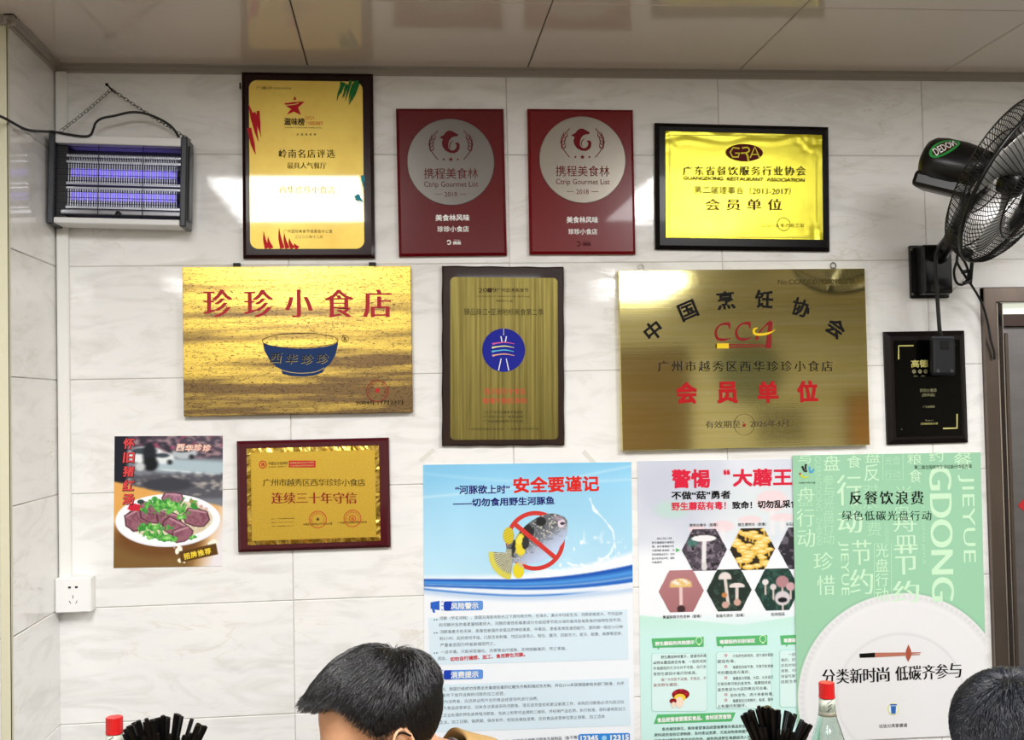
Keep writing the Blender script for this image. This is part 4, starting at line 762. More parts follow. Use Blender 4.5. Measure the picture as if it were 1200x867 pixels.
for y in (726, 741.5, 765): p.text('▸▸', 511, y, 5, 1.8, TXT, 2, part='small_print')
p.text('因此，', 518.5, 771.3, 10, 4.2, TXT, 2, part='small_print'); p.text('切勿自行捕捞、加工、食用野生河豚。', 571.5, 769.4, 88, 5.3, REDP, 2, bold=.04, ang=2)
fitlines(p, L2, [(514, 807.8), (513.5, 815), (516, 822.3), (515.5, 829.8), (516, 838), (516, 846)], TXT, 4.6, 218, -.035)
p.text('举报电话：发现非法销售河豚鱼及其制品（鱼干等）', 628, 866.5, 100, 4.4, TXT, 2, part='small_print', ang=1.2)
rrect(p, 678, 860, 738, 872, 2, 'hotline_banner', mat('hotline_blue', '#2f86d8', .4), 2, -.025); p.text('12345', 690.5, 864.9, 21, 7, WHITE, 3, bold=.05); p.text('12315', 726, 864, 22, 7, WHITE, 3, bold=.05); p.ell(708, 864.5, 3, 3, 'hotline_emblem', mat('pale_blue_mark', '#9cd0f0', .4), 3)
p.finish()
for a, b in (((500.5, 533.5), .9), ((690.5, 536), -.7)):
    q = wp(*a); o = MB().box(-.006, .006, -.0009, 0, -.024, .024).build('tape_strip', mat('clear_tape', '#dfddd6', .25, grain=.03)); o.location = (q.x, 0, q.z); o.rotation_euler = (0, b, 0)
    tag(o, 'strip of clear tape left on the tiles above the %s corner of the blowfish poster' % ('left' if b > 0 else 'right'), 'tape')
# --- mushroom poster
def mushbg(u, v):
    X = u*250; Y = v*385; n = vnoise(u, v, 4, 21); n2 = vnoise(u, v, 9, 22)
    img = over(np.broadcast_to(C('#d5dae6'), u.shape+(3,)).copy(), (n-.35)*1.6, '#eceff4'); img = over(img, soft(np.hypot((X-40)/60, (Y-40)/50)-1, 1)*.45, '#b4b9cb'); img = over(img, soft(np.hypot((X-40)/20, (Y-58)/10)-1, .6)*.6, '#b7dccb'); img = over(img, soft(np.hypot((X-150)/60, (Y-60)/35)-1, 1)*.5, '#dbe6e2')
    for cx, cy, rx, ry in ((160, 50, 19, 13), (100, 79, 14, 7), (70, 82, 10, 5), (133, 72, 14, 5), (172, 70, 14, 5)):
        img = over(img, soft(np.hypot((X-cx)/rx, (Y-cy)/ry)-1, .3)*.75, '#f0d3d6'); img = over(img, soft(np.maximum(np.abs(X-cx)-rx*.16, np.abs(Y-cy-ry*1.7)-ry*1.4), 3)*.5, '#f2eaec')
    img = over(img, soft(105-Y, 20), '#f0f3f7'); hz = 182+np.minimum(X/120, 1)*15-np.maximum(X-120, 0)*.13
    img = over(img, soft(hz-Y, 2), '#d7f1ea'); img = over(img, soft(hz-Y, 2)*soft(Y-hz-40, 60)*.6, '#b5e4cd'); img = over(img, soft(195-Y, 30), '#cbeee8')
    return np.clip(img, 0, 1)
p = Plate('mushroom_warning_poster', 'pale poster warning about wild mushrooms with hexagon photos, tucked under the green poster', 'poster', [(744.4, 541), (990, 536), (998, 916), (754.5, 922)], 0.0015, 'posters')
paper(p, None, 'poster_background', mushbg, 180, 280)
MR = mat('rose_red_ink', '#d8233f', .4)
p.text('警惕', 809.5, 560.8, 45.5, 22.5, MR, bold=.042); p.text('“', 851.5, 553, 8, 7, MR, bold=.05); p.text('大蘑王', 893.5, 559.3, 70, 21, MR, bold=.04); p.text('”', 938, 552, 8, 7, MR, bold=.05)
p.text('不做“菇”勇者', 821.5, 580, 69.5, 10, INK, bold=.035); p.text('野生蘑菇有毒！', 818.8, 592.7, 64, 10, MR, bold=.035); p.text('致命！', 869.6, 591.7, 23.5, 9.3, INK, bold=.04); p.text('切勿乱采食！', 913.5, 590.5, 52, 9.5, INK, bold=.04)
p.text('致命白毒伞（剧毒）', 824.5, 615, 33, 4, INK, 2, .01); p.text('簇生黄韧伞（剧毒）', 881.3, 614.3, 33, 4, INK, 2, .01); p.text('灰花纹鹅膏（剧毒）', 936, 613.8, 30, 4, INK, 2, .01)
p.text('黄盖鹅膏白色变种（剧毒）', 799.2, 722.3, 45, 4, INK, 2, .01); p.text('裂盖毛锈伞（剧毒）', 855.7, 721, 33, 4, INK, 2, .01); p.text('铅绿褶菇', 911.5, 719.5, 16, 4, INK, 2, .01)
for i, t_ in enumerate(('每年三月至八月是', '野生毒蘑菇中毒高发', '期，很多毒蘑菇外形', '与食用菌“极相似”，仅', '凭肉眼难以区分，切勿', '自行采食或买卖，谨防', '中毒事件')): n_ = sum(1 if ord(c) > 255 else .5 for c in t_); wd = min(26.5, n_*2.9); p.text(t_, 764+(6 if i == 0 else 0)+(wd-(6 if i == 0 else 0))/2, 630.8+i*4.65, wd-(6 if i == 0 else 0), 2.7, TXT, 2, res=1, part='small_print')
p.poly([(792, 642), (797, 644.4), (792, 647)], 'arrow_mark', mat('leaf_green_ink', '#57b56a', .4), 2)
HX = 27.2; HY = 24.2
def hexk(u, v): a = np.abs(u-.5)*2; b = np.abs(v-.5)*2; return (b < .99) & (a+b*.48 < .985)
def shade_mush(img, X, Y, cx, cy, rx, ry, sx, sy, col='#ece9e4', stem='#ddd9d4', gill=None, n=None):
    img = over(img, soft(np.maximum(np.abs(X-sx-(Y-sy)*.0)-rx*.19, np.maximum(cy-Y, Y-sy)), .02), stem); img = over(img, soft(np.maximum(np.hypot((X-cx)/rx, (Y-cy)/ry)-1, 0 if gill is None else -9), .1), col)
    return over(img, soft(np.hypot((X-cx)/(rx*.92), (Y-cy-ry*.55)/(ry*.33))-1, .2)*.5, '#9a938e')
def m1(u, v):
    n = vnoise(u, v, 12, 41); img = over(np.broadcast_to(C('#4c4450'), u.shape+(3,)).copy(), (n > .5)*.8, '#8a7d8a'); img = over(img, (vnoise(u, v, 20, 42) > .62)*.9, '#1c181d'); img = over(img, soft(np.hypot((u-.25)/.12, (v-.33)/.1)-1, .6)*.7, '#4d8f80')
    img = over(img, soft(np.abs(u-.5-(v-.5)*-.03)-.05, .03)*soft(.25-v, .02)*soft(v-.97, .05), '#e8e4e6'); img = over(img, soft(np.hypot((u-.5)/.06, (v-.9)/.1)-1, .3), '#d9d4d4'); return over(img, soft(np.hypot((u-.5)/.27, (v-.24)/.075)-1, .15), '#efecee')
def m2(u, v):
    n = vnoise(u, v, 10, 43); img = np.broadcast_to(C('#2a2012'), u.shape+(3,)).copy(); r = np.random.RandomState(6)
    for k in range(34):
        cx, cy = .08+r.rand()*.84, .04+(k/34)*.92; rx = .08+r.rand()*.09; img = over(img, soft(np.maximum(np.abs(u-cx)-.02, np.abs(v-cy-.09)-.07), .02), '#e3b548'); img = over(img, soft(np.hypot((u-cx)/rx, (v-cy)/(rx*.42))-1, .2), '#f0c255'); img = over(img, soft(np.hypot((u-cx)/(rx*.6), (v-cy+rx*.1)/(rx*.2))-1, .4), '#fbe6a4')
    return img
def m3(u, v): n = vnoise(u, v, 14, 44); return over(np.broadcast_to(C('#2b2730'), u.shape+(3,)).copy(), (n > .58)*.7, '#7d7682')
def m4(u, v):
    img = over(np.broadcast_to(C('#b67d80'), u.shape+(3,)).copy(), v*.6, '#9c6468'); img = over(img, soft(np.abs(u-.5)-.035, .02)*soft(.3-v, .02)*soft(v-.93, .03), '#e6c9c4'); img = over(img, soft(np.hypot((u-.5)/.09, (v-.93)/.09)-1, .3), '#3c2428'); img = over(img, soft(np.maximum(np.hypot((u-.5)/.24, (v-.38)/.17)-1, (v-.42)*8), .2), '#e6c27a'); return over(img, soft(np.hypot((u-.5)/.2, (v-.3)/.07)-1, .5)*(vnoise(u, v, 18, 45) > .5), '#f3e8d8')
def m5(u, v):
    n = vnoise(u, v, 14, 46); img = over(np.broadcast_to(C('#1d2f29'), u.shape+(3,)).copy(), (n > .58)*.6, '#46604f')
    for cx, cy, rx, sy in ((.42, .22, .14, .85), (.68, .42, .17, .8)): img = over(img, soft(np.abs(u-cx-(v-cy)*.1*(1 if cx < .5 else -.3))-.035, .02)*soft(cy-v, .02)*soft(v-sy, .03), '#ddd0c8'); img = over(img, soft(np.maximum(np.hypot((u-cx)/rx, (v-cy)/(.14 if cx < .5 else .08))-1, (v-cy-.03)*10), .15), '#e6dad4'); img = over(img, soft(np.hypot((u-cx)/.08, (v-sy)/.08)-1, .3), '#cfa596')
    return over(img, soft(np.hypot((u-.4)/.06, (v-.62)/.06)-1, .4), '#c4824a')
def m6(u, v):
    n = vnoise(u, v, 16, 47); img = over(np.broadcast_to(C('#1c3a33'), u.shape+(3,)).copy(), (n > .6)*.6, '#3f6a5c')
    for cx, cy, r_, c_ in ((.25, .33, .07, '#e6dedc'), (.42, .45, .07, '#dccfcf'), (.62, .33, .14, '#b58488'), (.8, .45, .1, '#cda6a8'), (.62, .72, .17, '#d7cdd0')): img = over(img, soft(np.abs(u-cx)-.02, .015)*soft(cy-v, .02)*soft(v-cy-.3, .03), '#d6c4bc'); img = over(img, soft(np.hypot((u-cx)/r_, (v-cy)/r_)-1, .2), c_)
    return over(img, soft(np.hypot((u-.62)/.1, (v-.76)/.06)-1, .3), '#15171a')
for fn, cx, cy in ((m1, 825, 643.7), (m2, 881.3, 642.7), (m3, 937.5, 641.5), (m4, 797.8, 692), (m5, 854, 691), (m6, 910.3, 690)):
    picture(p, 'mushroom_picture', (cx-HX, cy-HY, cx+HX, cy+HY), 64, 58, fn, 2, hexk)
GB = mat('banner_green', '#58b870', .4); PL = mat('mint_panel', '#d9f2ee', .45)
def bub(x0, x1, y, t_, tw):
    p.poly([(x0, y-5), (x1, y-7), (x1, y+4.5), (x0+9, y+5.6), (x0+8, y+8.5), (x0+6.5, y+5.7), (x0+1.5, y+6)], 'heading_banner', GB, 2); p.text(t_, x0+4+tw/2, y+.2, tw, 5, WHITE, 3, bold=.05, ang=.5)
bub(763.5, 824.5, 753, '野生蘑菇的风险提示', 46.5); bub(839, 899, 751, '毒蘑菇的识别误区', 42); bub(914, 960, 749.5, '毒蘑菇中毒处理', 34)
for x, y in ((819, 751.2), (893.8, 749.2)): p.ring(x, y-.8, 3.6, 4, .8, 'bulb_icon', mat('pale_lime_ink', '#dff7c8', .4), 3); p.stroke([(x-1.3, y+4.2), (x+1.3, y+4.2)], .9, 'bulb_icon', MATS['pale_lime_ink'], 3)
EDG = mat('mint_line', '#a8dcd0', .45)
for x0, y0, x1, y1 in ((764, 765.5, 828, 833), (839.5, 764, 903.5, 830), (914, 762, 975, 828)): rrect(p, x0-.6, y0-.6, x1+.6, y1+.6, 3, 'text_panel', EDG, 1); rrect(p, x0, y0, x1, y1, 3, 'text_panel', PL, 2)
def col(lines, x0, x1, y0, dy, ch=3.9):
    for i, t_ in enumerate(lines):
        m_ = INK
        if t_.startswith('!'): m_ = DRED; t_ = t_[1:]
        dot = t_.startswith('*'); t_ = t_.lstrip('*'); ind = 9 if t_.startswith('　') else 0; t_ = t_.strip('　'); n_ = len(t_); wd = min(x1-x0-ind, n_*ch*1.09); y = y0+i*dy-.01*(wd)
        p.text(t_, x0+ind+wd/2+(6 if dot else 0), y, wd-(6 if dot and wd > x1-x0-10 else 0), ch, m_, 3, .01, res=1, part='small_print')
        if dot: p.ring(x0+ind+1, y, 1.3, 1.3, .8, 'bullet', mat('rose_red_ink', ''), 3, n=12)
col(['　野生蘑菇种类繁多，普通市民难', '以辨认蘑菇是否有毒，一些民间流', '传毒蘑菇的方法也并不可靠，自行采', '食野生蘑菇中毒风险极高。', '!　请广大市民不采摘、不购买、不', '!食用野生蘑菇。'], 765.5, 827.5, 769.5, 6.6)
col(['*　只有颜色鲜艳的、或外观好看的', '蘑菇有毒。', '*　毒蘑菇虫蚁不食，可食不能食破', '坏的蘑菇是无毒的。', '*　毒蘑菇与银器、大蒜、大米或灯', '芯草同煮可致后者变色，毒蘑菇经高', '温烹煮或与大蒜同煮后可去毒。', '*　受伤变色、流汁液者有毒。', '*　毒蘑菇往往有鳞片、粘液、菌杆', '上有菌托和菌环。'], 840.5, 903, 768.3, 6.55)
col(['　一旦误食应立即催吐', '毒的，因食用蘑菇中毒', '应及时到医院进行救治', '清胃，可喝盐水排出毒', '保留吃剩下的蘑菇样品', '给医生参考。'], 915, 958, 766.5, 6.4)
p.poly([(770, 837), (862, 834.5), (857.5, 845), (766, 848)], 'long_banner', GB, 2); p.text('食品经营者要落实食品、食材进货查验', 813.5, 841.3, 87, 5.8, WHITE, 3, bold=.045, ang=.8)
col(['　各类餐饮单位、集体食堂食品经营者要落实食品安全主体责任', '原料进货查验记录制度，及时索证索票，尤其采购食用菌严把关', '采购食材要到资质齐全的市场，避免购进野生毒蘑菇流入其中。'], 767, 905, 853, 6.8)
p.ell(797.5, 813.5, 10.3, 6.5, 'cartoon_mushroom', DRED, 3); p.ell(796.5, 817.5, 6.8, 4.8, 'cartoon_mushroom', mat('sticker_yellow', ''), 4); p.ell(796, 822.5, 4.8, 6.5, 'cartoon_mushroom', mat('pale_peach_ink', '#f1dcc8', .4), 5); p.ell(788.5, 821, 4.2, 3, 'cartoon_mushroom', DRED, 5); p.ell(789, 825.5, 2.3, 3.5, 'cartoon_mushroom', MATS['pale_peach_ink'], 6)
for x, y in ((791, 811), (798, 808.5), (804, 812.5)): p.ell(x, y, 1.5, 1.1, 'cartoon_mushroom', MR, 4, 12)
p.finish()
# --- green poster
def greenbg(u, v):
    X = u*225; Y = v*335; n = vnoise(u, v, 5, 51); img = over(np.broadcast_to(C('#9ccdab'), u.shape+(3,)).copy(), n*.25, '#8dc19d'); img = over(img, soft(60-Y, 200)*.35, '#9ccfab')
    d = np.hypot((X-124)/123, (Y-285)/120)
    img = over(img, soft(d-1.015, .02)*.35, '#6f9a7c'); img = over(img, soft(d-1, .012), '#e9e8e8'); img = over(img, soft(np.abs(d-.955)-.03, .03)*.6, '#dcdcdd')
    th = np.arctan2(Y-285, X-124); img = over(img, soft(np.abs(d-.965)-.018, .01)*(np.sin(th*110) > .2)*.5, '#d0d0d2'); img = over(img, soft(d-.90, .03), '#e6e5e6')
    d2 = np.hypot((X-122)/75, (Y-285)/72); img = over(img, soft(np.abs(d2-1)-.015, .05)*.5, '#c2c3c4'); img = over(img, soft(d2-.97, .05), '#e4e3e4'); img = over(img, soft(np.hypot((X-70)/60, (Y-300)/70)-1, .8)*.25, '#d7d6d4')
    return np.clip(img, 0, 1)
p = Plate('green_campaign_poster', 'green poster against food waste with a large white plate, overlapping the mushroom poster', 'poster', [(928, 533.5), (1148, 530), (1158.5, 861.5), (935.5, 869)], 0.006, 'posters')
paper(p, None, 'poster_background', greenbg, 226, 336, back=.0055)
PG = mat('pale_green_print', '#cbeccb', .42); PG2 = mat('faint_green_print', '#b2deba', .42)
def cc(t_, x, y, w_, h_, m=PG, song=.0, **k):            # crop pixel coordinates of the upper half
    p.text(t_, 920+x/4.8, 520+y/4.8, w_/4.8, h_/4.8, m, 1, song=song, part='background_lettering', **k)
cc('与', 110, 85, 70, 50); cc('盘', 262, 108, 90, 85); cc('食', 388, 100, 80, 70); cc('盘', 493, 77, 85, 55); cc('反', 487, 162, 85, 95); cc('光盘', 604, 95, 90, 45, PG2); cc('行动', 604, 170, 90, 45, PG2)
p.stroke([(1034.5, 532), (1034.5, 562), (1058, 562), (1058, 532)], 1.2, 'background_lettering', PG2, 1, smooth=False)
cc('粮', 727, 85, 80, 60); cc('食', 733, 180, 70, 75); cc('舟', 118, 285, 100, 80); cc('盘', 115, 320, 90, 60, PG2); cc('行', 115, 415, 100, 100, song=.01); cc('动', 118, 530, 100, 100, song=.01)
cc('GUANGDONG', 186, 225, 300, 36, PG2, ang=-90); cc('ZHENXI', 193, 490, 150, 32, PG2, ang=-90)
for i, t_ in enumerate('参与光盘行动'): cc(t_, 245-4*i*0, 205+66*i, 62, 62, PG2)
cc('行', 360, 260, 140, 170, song=.015); cc('动', 365, 440, 140, 120, song=.02); cc('对', 480, 255, 90, 60, PG2); cc('浪', 480, 330, 90, 70, PG2); cc('费', 500, 480, 80, 80, PG2); cc('约', 400, 355, 60, 40, PG2)
cc('节', 430, 610, 110, 140, song=.015); cc('约', 430, 775, 130, 140, song=.015); cc('珍', 215, 660, 110, 100, song=.01); cc('惜', 230, 795, 100, 110, song=.01); cc('JIEYUE', 330, 700, 290, 60, PG, ang=-90)
p.stroke([(1024.5, 857-220), (1024.5, 699), (1044.5, 699), (1044.5, 637), (1024.5, 637)], .5, 'background_lettering', PG, 1, smooth=False)
for i, t_ in enumerate('光盘行动'): cc(t_, 545, 600+82*i, 72, 74, PG)
cc('光', 665, 270, 110, 70, PG2); cc('盘', 655, 400, 110, 110, PG2); cc('舟', 675, 450, 130, 90); cc('皿', 680, 545, 130, 60); cc('节', 680, 650, 135, 170, song=.02); cc('约', 680, 830, 150, 120, song=.02); cc('GUANGPAN', 572, 500, 100, 26, PG2, ang=-90); cc('GUANGPAN JIEYUE', 775, 500, 340, 24, PG2, ang=-90)
cc('约', 850, 70, 80, 60); cc('GDONG', 880, 505, 730, 135, song=.026, bold=.012, ang=-90, res=5); cc('餐', 1000, 95, 100, 95); cc('JIEYUE', 1022, 420, 470, 95, ang=-90)
p.text('反餐饮浪费', 1038.8, 583, 87, 16, INK, 2, song=.022, bold=.008, space=15, ang=0); p.text('绿色低碳光盘行动', 1039, 604, 105, 11.5, mat('dark_green_ink', '#1f3a2c', .4), 2, song=.014, space=11.5)
p.text('第二届全国城市生活垃圾分类宣传周', 1105, 546.8, 67, 4.6, mat('dark_green_ink', ''), 2, bold=.01, res=1)
for (pts, c_) in (([(937, 554), (939, 557), (942, 558.5)], '#b8384a'), ([(940, 546), (942, 551), (944.5, 553)], '#18181c'), ([(944.5, 543.5), (943.8, 548), (945.5, 553)], '#18181c'), ([(948.5, 546.5), (949, 552), (951, 553), (953.8, 549.5)], '#4aa0d4'), ([(938, 556), (942, 559.5), (948, 558)], '#c9d84a')): p.stroke(pts, [2.4, 2.2, 1], 'hand_logo', mat('logo_'+c_[1:], c_, .4), 2) if len(pts) == 3 else p.stroke(pts, [2, 2.2, 2.2, 2], 'hand_logo', mat('logo_'+c_[1:], c_, .4), 2)
p.text('垃圾分类公益', 945.8, 565.4, 19, 2, INK, 2, res=1)
p.poly([(1007, 765.8), (1025, 764.5), (1025, 770), (1007.5, 770.6)], 'chopsticks_print', INK, 2); WD = mat('wood_print', '#b5725e', .4); p.poly([(1025, 764.6), (1079, 764), (1079, 765), (1025, 769.6)], 'chopsticks_print', WD, 2); p.poly([(1025, 767), (1078, 766.2), (1078, 767.2), (1025, 770)], 'chopsticks_print', WD, 2)
p.poly([(1061.5, 762), (1064.3, 754.8), (1067.5, 762), (1068, 766), (1067, 770), (1064, 775.4), (1061.5, 770)], 'chopstick_rest_print', mat('rest_print', '#a8553f', .4), 3)
for t_, x, y in zip('分类新时尚低碳齐参与', (971, 987.5, 1003.3, 1019, 1034.7, 1056.5, 1072, 1088.3, 1103.6, 1119), (792.7, 792.2, 791.6, 790.8, 790, 788.8, 788.2, 787.4, 786.4, 785.2)): p.text(t_, x, y, 15.3, 17, INK, 2, song=.024)
p.ell(1046.7, 830.6, 6.6, 7, 'bin_icon', mat('icon_yellow', '#e6e07a', .4), 2); p.ell(1046.7, 830.6, 5.6, 6, 'bin_icon', mat('icon_pale', '#dfe9ee', .4), 3); p.poly([(1043.6, 827), (1049.8, 827), (1049.2, 836), (1044.2, 836)], 'bin_icon', mat('icon_blue', '#2c62ae', .4), 4); p.rect(1042.8, 824.6, 1050.6, 826.4, 'bin_icon', MATS['icon_blue'], 4)
p.text('垃圾分类掌握通', 1046.5, 850, 33, 4.4, INK, 2, bold=.005)
p.finish()

# ------------------------------------------------------------------ bug zapper, hanging from a nail
DARKP = mat('dark_blue_grey_plastic', '#20242c', 0.4, grain=.05); SILVM = mat('galvanised_rail', '#b9bcc2', .35, .7); WIREM = mat('grid_wire_steel', '#c9ccd2', .3, .8); DWIRE = mat('dark_guard_wire', '#25272c', .4, .6)
p = Plate('bug_zapper', 'electric bug zapper with violet tubes behind a wire grid, hanging in the left corner', 'bug zapper', [(55.6, 154.0), (219, 160.5), (218.2, 267.5), (55.6, 260)], 0.10)
W_, H_ = p.w/2, p.h/2; cap = .0165
for sg in (-1, 1):
    x0, x1 = (-W_, -W_+cap) if sg < 0 else (W_-cap, W_)
    c_ = MB().box(x0, x1, -.100, -.012, -H_, H_, .003).build('end_cap', DARKP, p.root)
    xs_ = x1 if sg > 0 else x0; a, b = sorted((xs_, xs_+sg*.004))
    MB().box(a, b, -.080, -.030, -H_+.02, H_-.02, .0015).build('vent_rib', DARKP, c_)
MB().box(-W_+cap, W_-cap, -.098, -.014, H_-.026, H_-.004, .002).build('top_bar', mat('white_painted_metal', '#e2e2e0', .35), p.root)
MB().box(-W_+cap, W_-cap, -.098, -.014, -H_+.003, -H_+.018, .002).build('bottom_bar', MATS['white_painted_metal'], p.root)
MB().box(-W_+cap, W_-cap, -.016, -.013, -H_+.018, H_-.026).build('back_panel', mat('dark_violet_panel', '#3c3850', .35, .3), p.root)
zt = [p.loc(141, 199)[1], p.loc(141, 227)[1]]
UV = mat('lit_violet_tube', '#8d78ff', .3, emit='#6a50ff', estr=.75)
for z in zt:
    tb = MB().tube([(-W_+.045, -.052, z), (W_-.03, -.052, z)], .0105, 16).build('ultraviolet_tube', UV, p.root, True)
    for x in (-W_+.038, W_-.024): MB().tube([(x-.008, -.052, z), (x+.008, -.052, z)], .0125, 12).build('tube_socket', DARKP, tb)
MB().box(-W_+cap, -W_+.042, -.075, -.02, -H_+.018, H_-.026).build('transformer_block', mat('black_plastic', '#0d0e10', .5), p.root)
zr = [p.loc(141, y)[1] for y in (181.5, 188.5, 214, 219.5, 242)]
for z in zr:
    MB().box(-W_+.04, W_-.02, -.078, -.074, z-.0028, z+.0028).build('grid_rail', SILVM, p.root)
mb = MB(); n = 46
for k in range(n):
    x = -W_+.046+(2*W_-.075)*k/(n-1)
    for a, b, yy in ((zr[1], zr[2], -.079), (zr[3], zr[4], -.079)): mb.tube([(x, yy, a), (x, yy, b)], .0014, 4, cap=False)
    mb.tube([(x, -.079, zr[0]+.004), (x+.003, -.079, zr[1]+.003)], .0013, 4, cap=False)
tag(mb.build('wire_grid', WIREM, p.root), kind='stuff')
mb = MB()
for k in range(13): z = H_-.034-(2*H_-.06)*k/12; mb.tube([(-W_+cap, -.095, z), (W_-cap, -.095, z)], .0008, 4, cap=False)
for u in (.045, .36, .68): x = -W_+2*W_*u; mb.tube([(x, -.0965, H_-.028), (x, -.0965, -H_+.018)], .0010, 4, cap=False)
tag(mb.build('front_guard', DWIRE, p.root), kind='stuff')
MB().box(-W_+.03, W_-cap, -.088, -.03, zr[4]-.020, zr[4]-.006, .002).build('insect_tray', mat('scuffed_aluminium', '#8f8f95', .3, .6, grain=.2), p.root)
MB().tube(spline([(-.004, -.092, zr[4]-.02), (.002, -.099, zr[4]-.013), (.009, -.094, zr[4]-.02)], 4), .003, 6).build('tray_knob', MATS['black_plastic'], p.root)
def chain(p0, p1, sag, nl):
    p0, p1 = Vector(p0), Vector(p1); mb = MB()
    P = [p0.lerp(p1, k/nl) + Vector((0, 0, -sag*4*(k/nl)*(1-k/nl))) for k in range(nl+1)]
    for i in range(nl):
        a, b = P[i], P[i+1]; d = (b-a); L_ = d.length*.72; d.normalize(); c_ = (a+b)/2; s_ = (Vector((0, -1, 0)) if i % 2 else d.cross(Vector((0, -1, 0)))).normalized(); s_ = (s_+Vector((0, -.35, 0))).normalized() if i % 2 == 0 else (s_+d.cross(Vector((0, -1, 0)))*.5).normalized()
        mb.tube([c_+d*(math.cos(t)*L_)+s_*(math.sin(t)*.0038) for t in np.linspace(0, 2*PI, 10, endpoint=False)], .0008, 5, closed=True)
    return mb
inv = p.root.matrix_basis.inverted()
nail = wp(130.5, 104.5, .03)
for q, nl, sg in ((wp(71, 153.5, .06), 17, 0), (wp(223, 164, .045), 24, 0)):
    tag(chain(inv @ nail, inv @ q, .003, nl).build('hanging_chain', mat('chain_steel', '#5f5b55', .35, .9), p.root), kind='stuff')
p.root['label'] = 'electric bug zapper with violet tubes behind a wire grid, hanging in the left corner'
a = wp(126, 100, .04); o = MB().tube([(nail.x+.004, 0, nail.z-.002), (nail.x, -.03, nail.z), (a.x, -.046, a.z)], .0022, 8).lathe([(.0045, 0), (.0045, .0015)], 10, Matrix.Translation((a.x, -.046, a.z)) @ Matrix.Rotation(PI/2, 4, 'X')).build('nail', MATS['dark_iron'])
tag(o, 'black iron nail in the tiles that carries the chains of the bug zapper', 'nail')
RUB = mat('black_rubber', '#0e0e0f', .45)
d0 = at_dist(-60, 120, -.60)
pts = [at_dist(-90, 108, -.75), at_dist(-30, 126, -.55), at_dist(2, 137, -.42), at_dist(30, 151.5, -.30), at_dist(52, 154, -.15), wp(63, 154.5, .106), wp(80, 157.5, .103), wp(97, 159.8, .103), wp(106, 158.2, .100), wp(109.5, 151, .08), wp(112.5, 143.5, .08), wp(120, 138.5, .08), wp(135, 135.5, .075), wp(154, 131.5, .075), wp(172, 133.5, .07), wp(190, 141, .07), wp(202, 149.5, .07), wp(210, 161, .06)]
o = MB().tube(spline(pts, 6), .0033, 8).build('power_cord', RUB, None, True); tag(o, 'black power cord looping over the top of the bug zapper from the left', 'cord')
# ------------------------------------------------------------------ wall fan
BLKP = mat('gloss_black_plastic', '#09090a', .28, spec=.4, grain=.05); BLKM = mat('black_painted_metal', '#09090a', .32, spec=.4)
a = wp(1089, 318, 0); fan = thing('wall_fan', 'black wall fan with a round wire cage and green badge, mounted beside the door', 'fan', (a.x, 0, a.z))
finv = Matrix.Translation((-a.x, 0, -a.z))
rc = CO + ray(1191, 214)*2.68; vv = (CO-rc).normalized(); ee = (CR*.905 - CU*.425)
ax = (vv*.54 + ee*.84).normalized(); up_ = (Vector((0, 0, 1)) - ax*ax.z).normalized(); sd = up_.cross(ax)
FM = Matrix((sd, up_, ax)).transposed().to_4x4(); FM.translation = rc; FM = finv @ FM                 # fan frame: z toward the front
R0 = .211
def gw(r, z, t): return FM @ Vector((r*math.cos(t), r*math.sin(t), z))
NW = 92
def prof_tube(prof, n, tw, rr=.0011):
    mb = MB()
    for k in range(n):
        t = 2*PI*k/n; mb.tube([gw(r, z, t+tw*i/(len(prof)-1)) for i, (r, z) in enumerate(prof)], rr, 4, cap=False)
    return mb
fg = prof_tube([(R0, 0), (R0-.006, .018), (R0-.03, .034), (.14, .046), (.055, .050)], NW, .12)
o = fg.build('front_guard', BLKM, fan); o['kind'] = 'stuff'
bg = prof_tube([(R0, 0), (R0+.002, -.022), (R0-.008, -.048), (R0-.04, -.062), (.13, -.066), (.06, -.066)], NW, -.12); o = bg.build('rear_guard', BLKM, fan); o['kind'] = 'stuff'
def gring(r, z, rr, name): MB().tube([gw(r, z, t) for t in np.linspace(0, 2*PI, 72, endpoint=False)], rr, 8, closed=True).build(name, BLKM, fan, True)
gring(R0, 0, .0052, 'rim_ring'); gring(.125, .0468, .0022, 'guard_ring'); gring(R0-.012, -.050, .002, 'guard_ring'); gring(R0-.10, -.066, .002, 'guard_ring')
for t0 in (.3, 2.4, 4.5): MB().box(-.009, .009, -.004, .018, -.012, .012, .002).build('rim_clip', BLKP, fan).matrix_basis = FM @ Matrix.Rotation(t0, 4, 'Z') @ Matrix.Translation((R0-.004, 0, 0)) @ Matrix.Rotation(PI/2, 4, 'Z')
MB().lathe([(.056, .046), (.056, .052), (.048, .056), (.0, .058)], 32, FM).build('guard_badge', BLKP, fan, True)
MB().lathe([(0, .022), (.026, .020), (.036, .010), (.038, -.03)], 32, FM).build('blade_hub', BLKP, fan, True)
for k in range(3):
    mb = MB(); vs = []; nr, nc = 9, 9; t0 = 2*PI*k/3 + .62
    for i in range(nr):
        r = .032+(.185-.032)*i/(nr-1); hw = .30+.34*math.sin(min(1, i/(nr-1)*1.15)*PI*.62)
        for j in range(nc):
            u = j/(nc-1)*2-1; t = t0+u*hw*(1 if i < nr-1 else .8)+.25*i/(nr-1); vs.append(gw(r, -.006-.020*u*(1-.3*i/nr), t))
    fs = [(i*nc+j, i*nc+j+1, (i+1)*nc+j+1, (i+1)*nc+j) for i in range(nr-1) for j in range(nc-1)]
    ob = mesh_obj('fan_blade', vs, fs, mat('pale_aluminium_blade', '#b9b9b6', .35, .6, grain=.05), fan, True); md = ob.modifiers.new('s', 'SOLIDIFY'); md.thickness = .0025
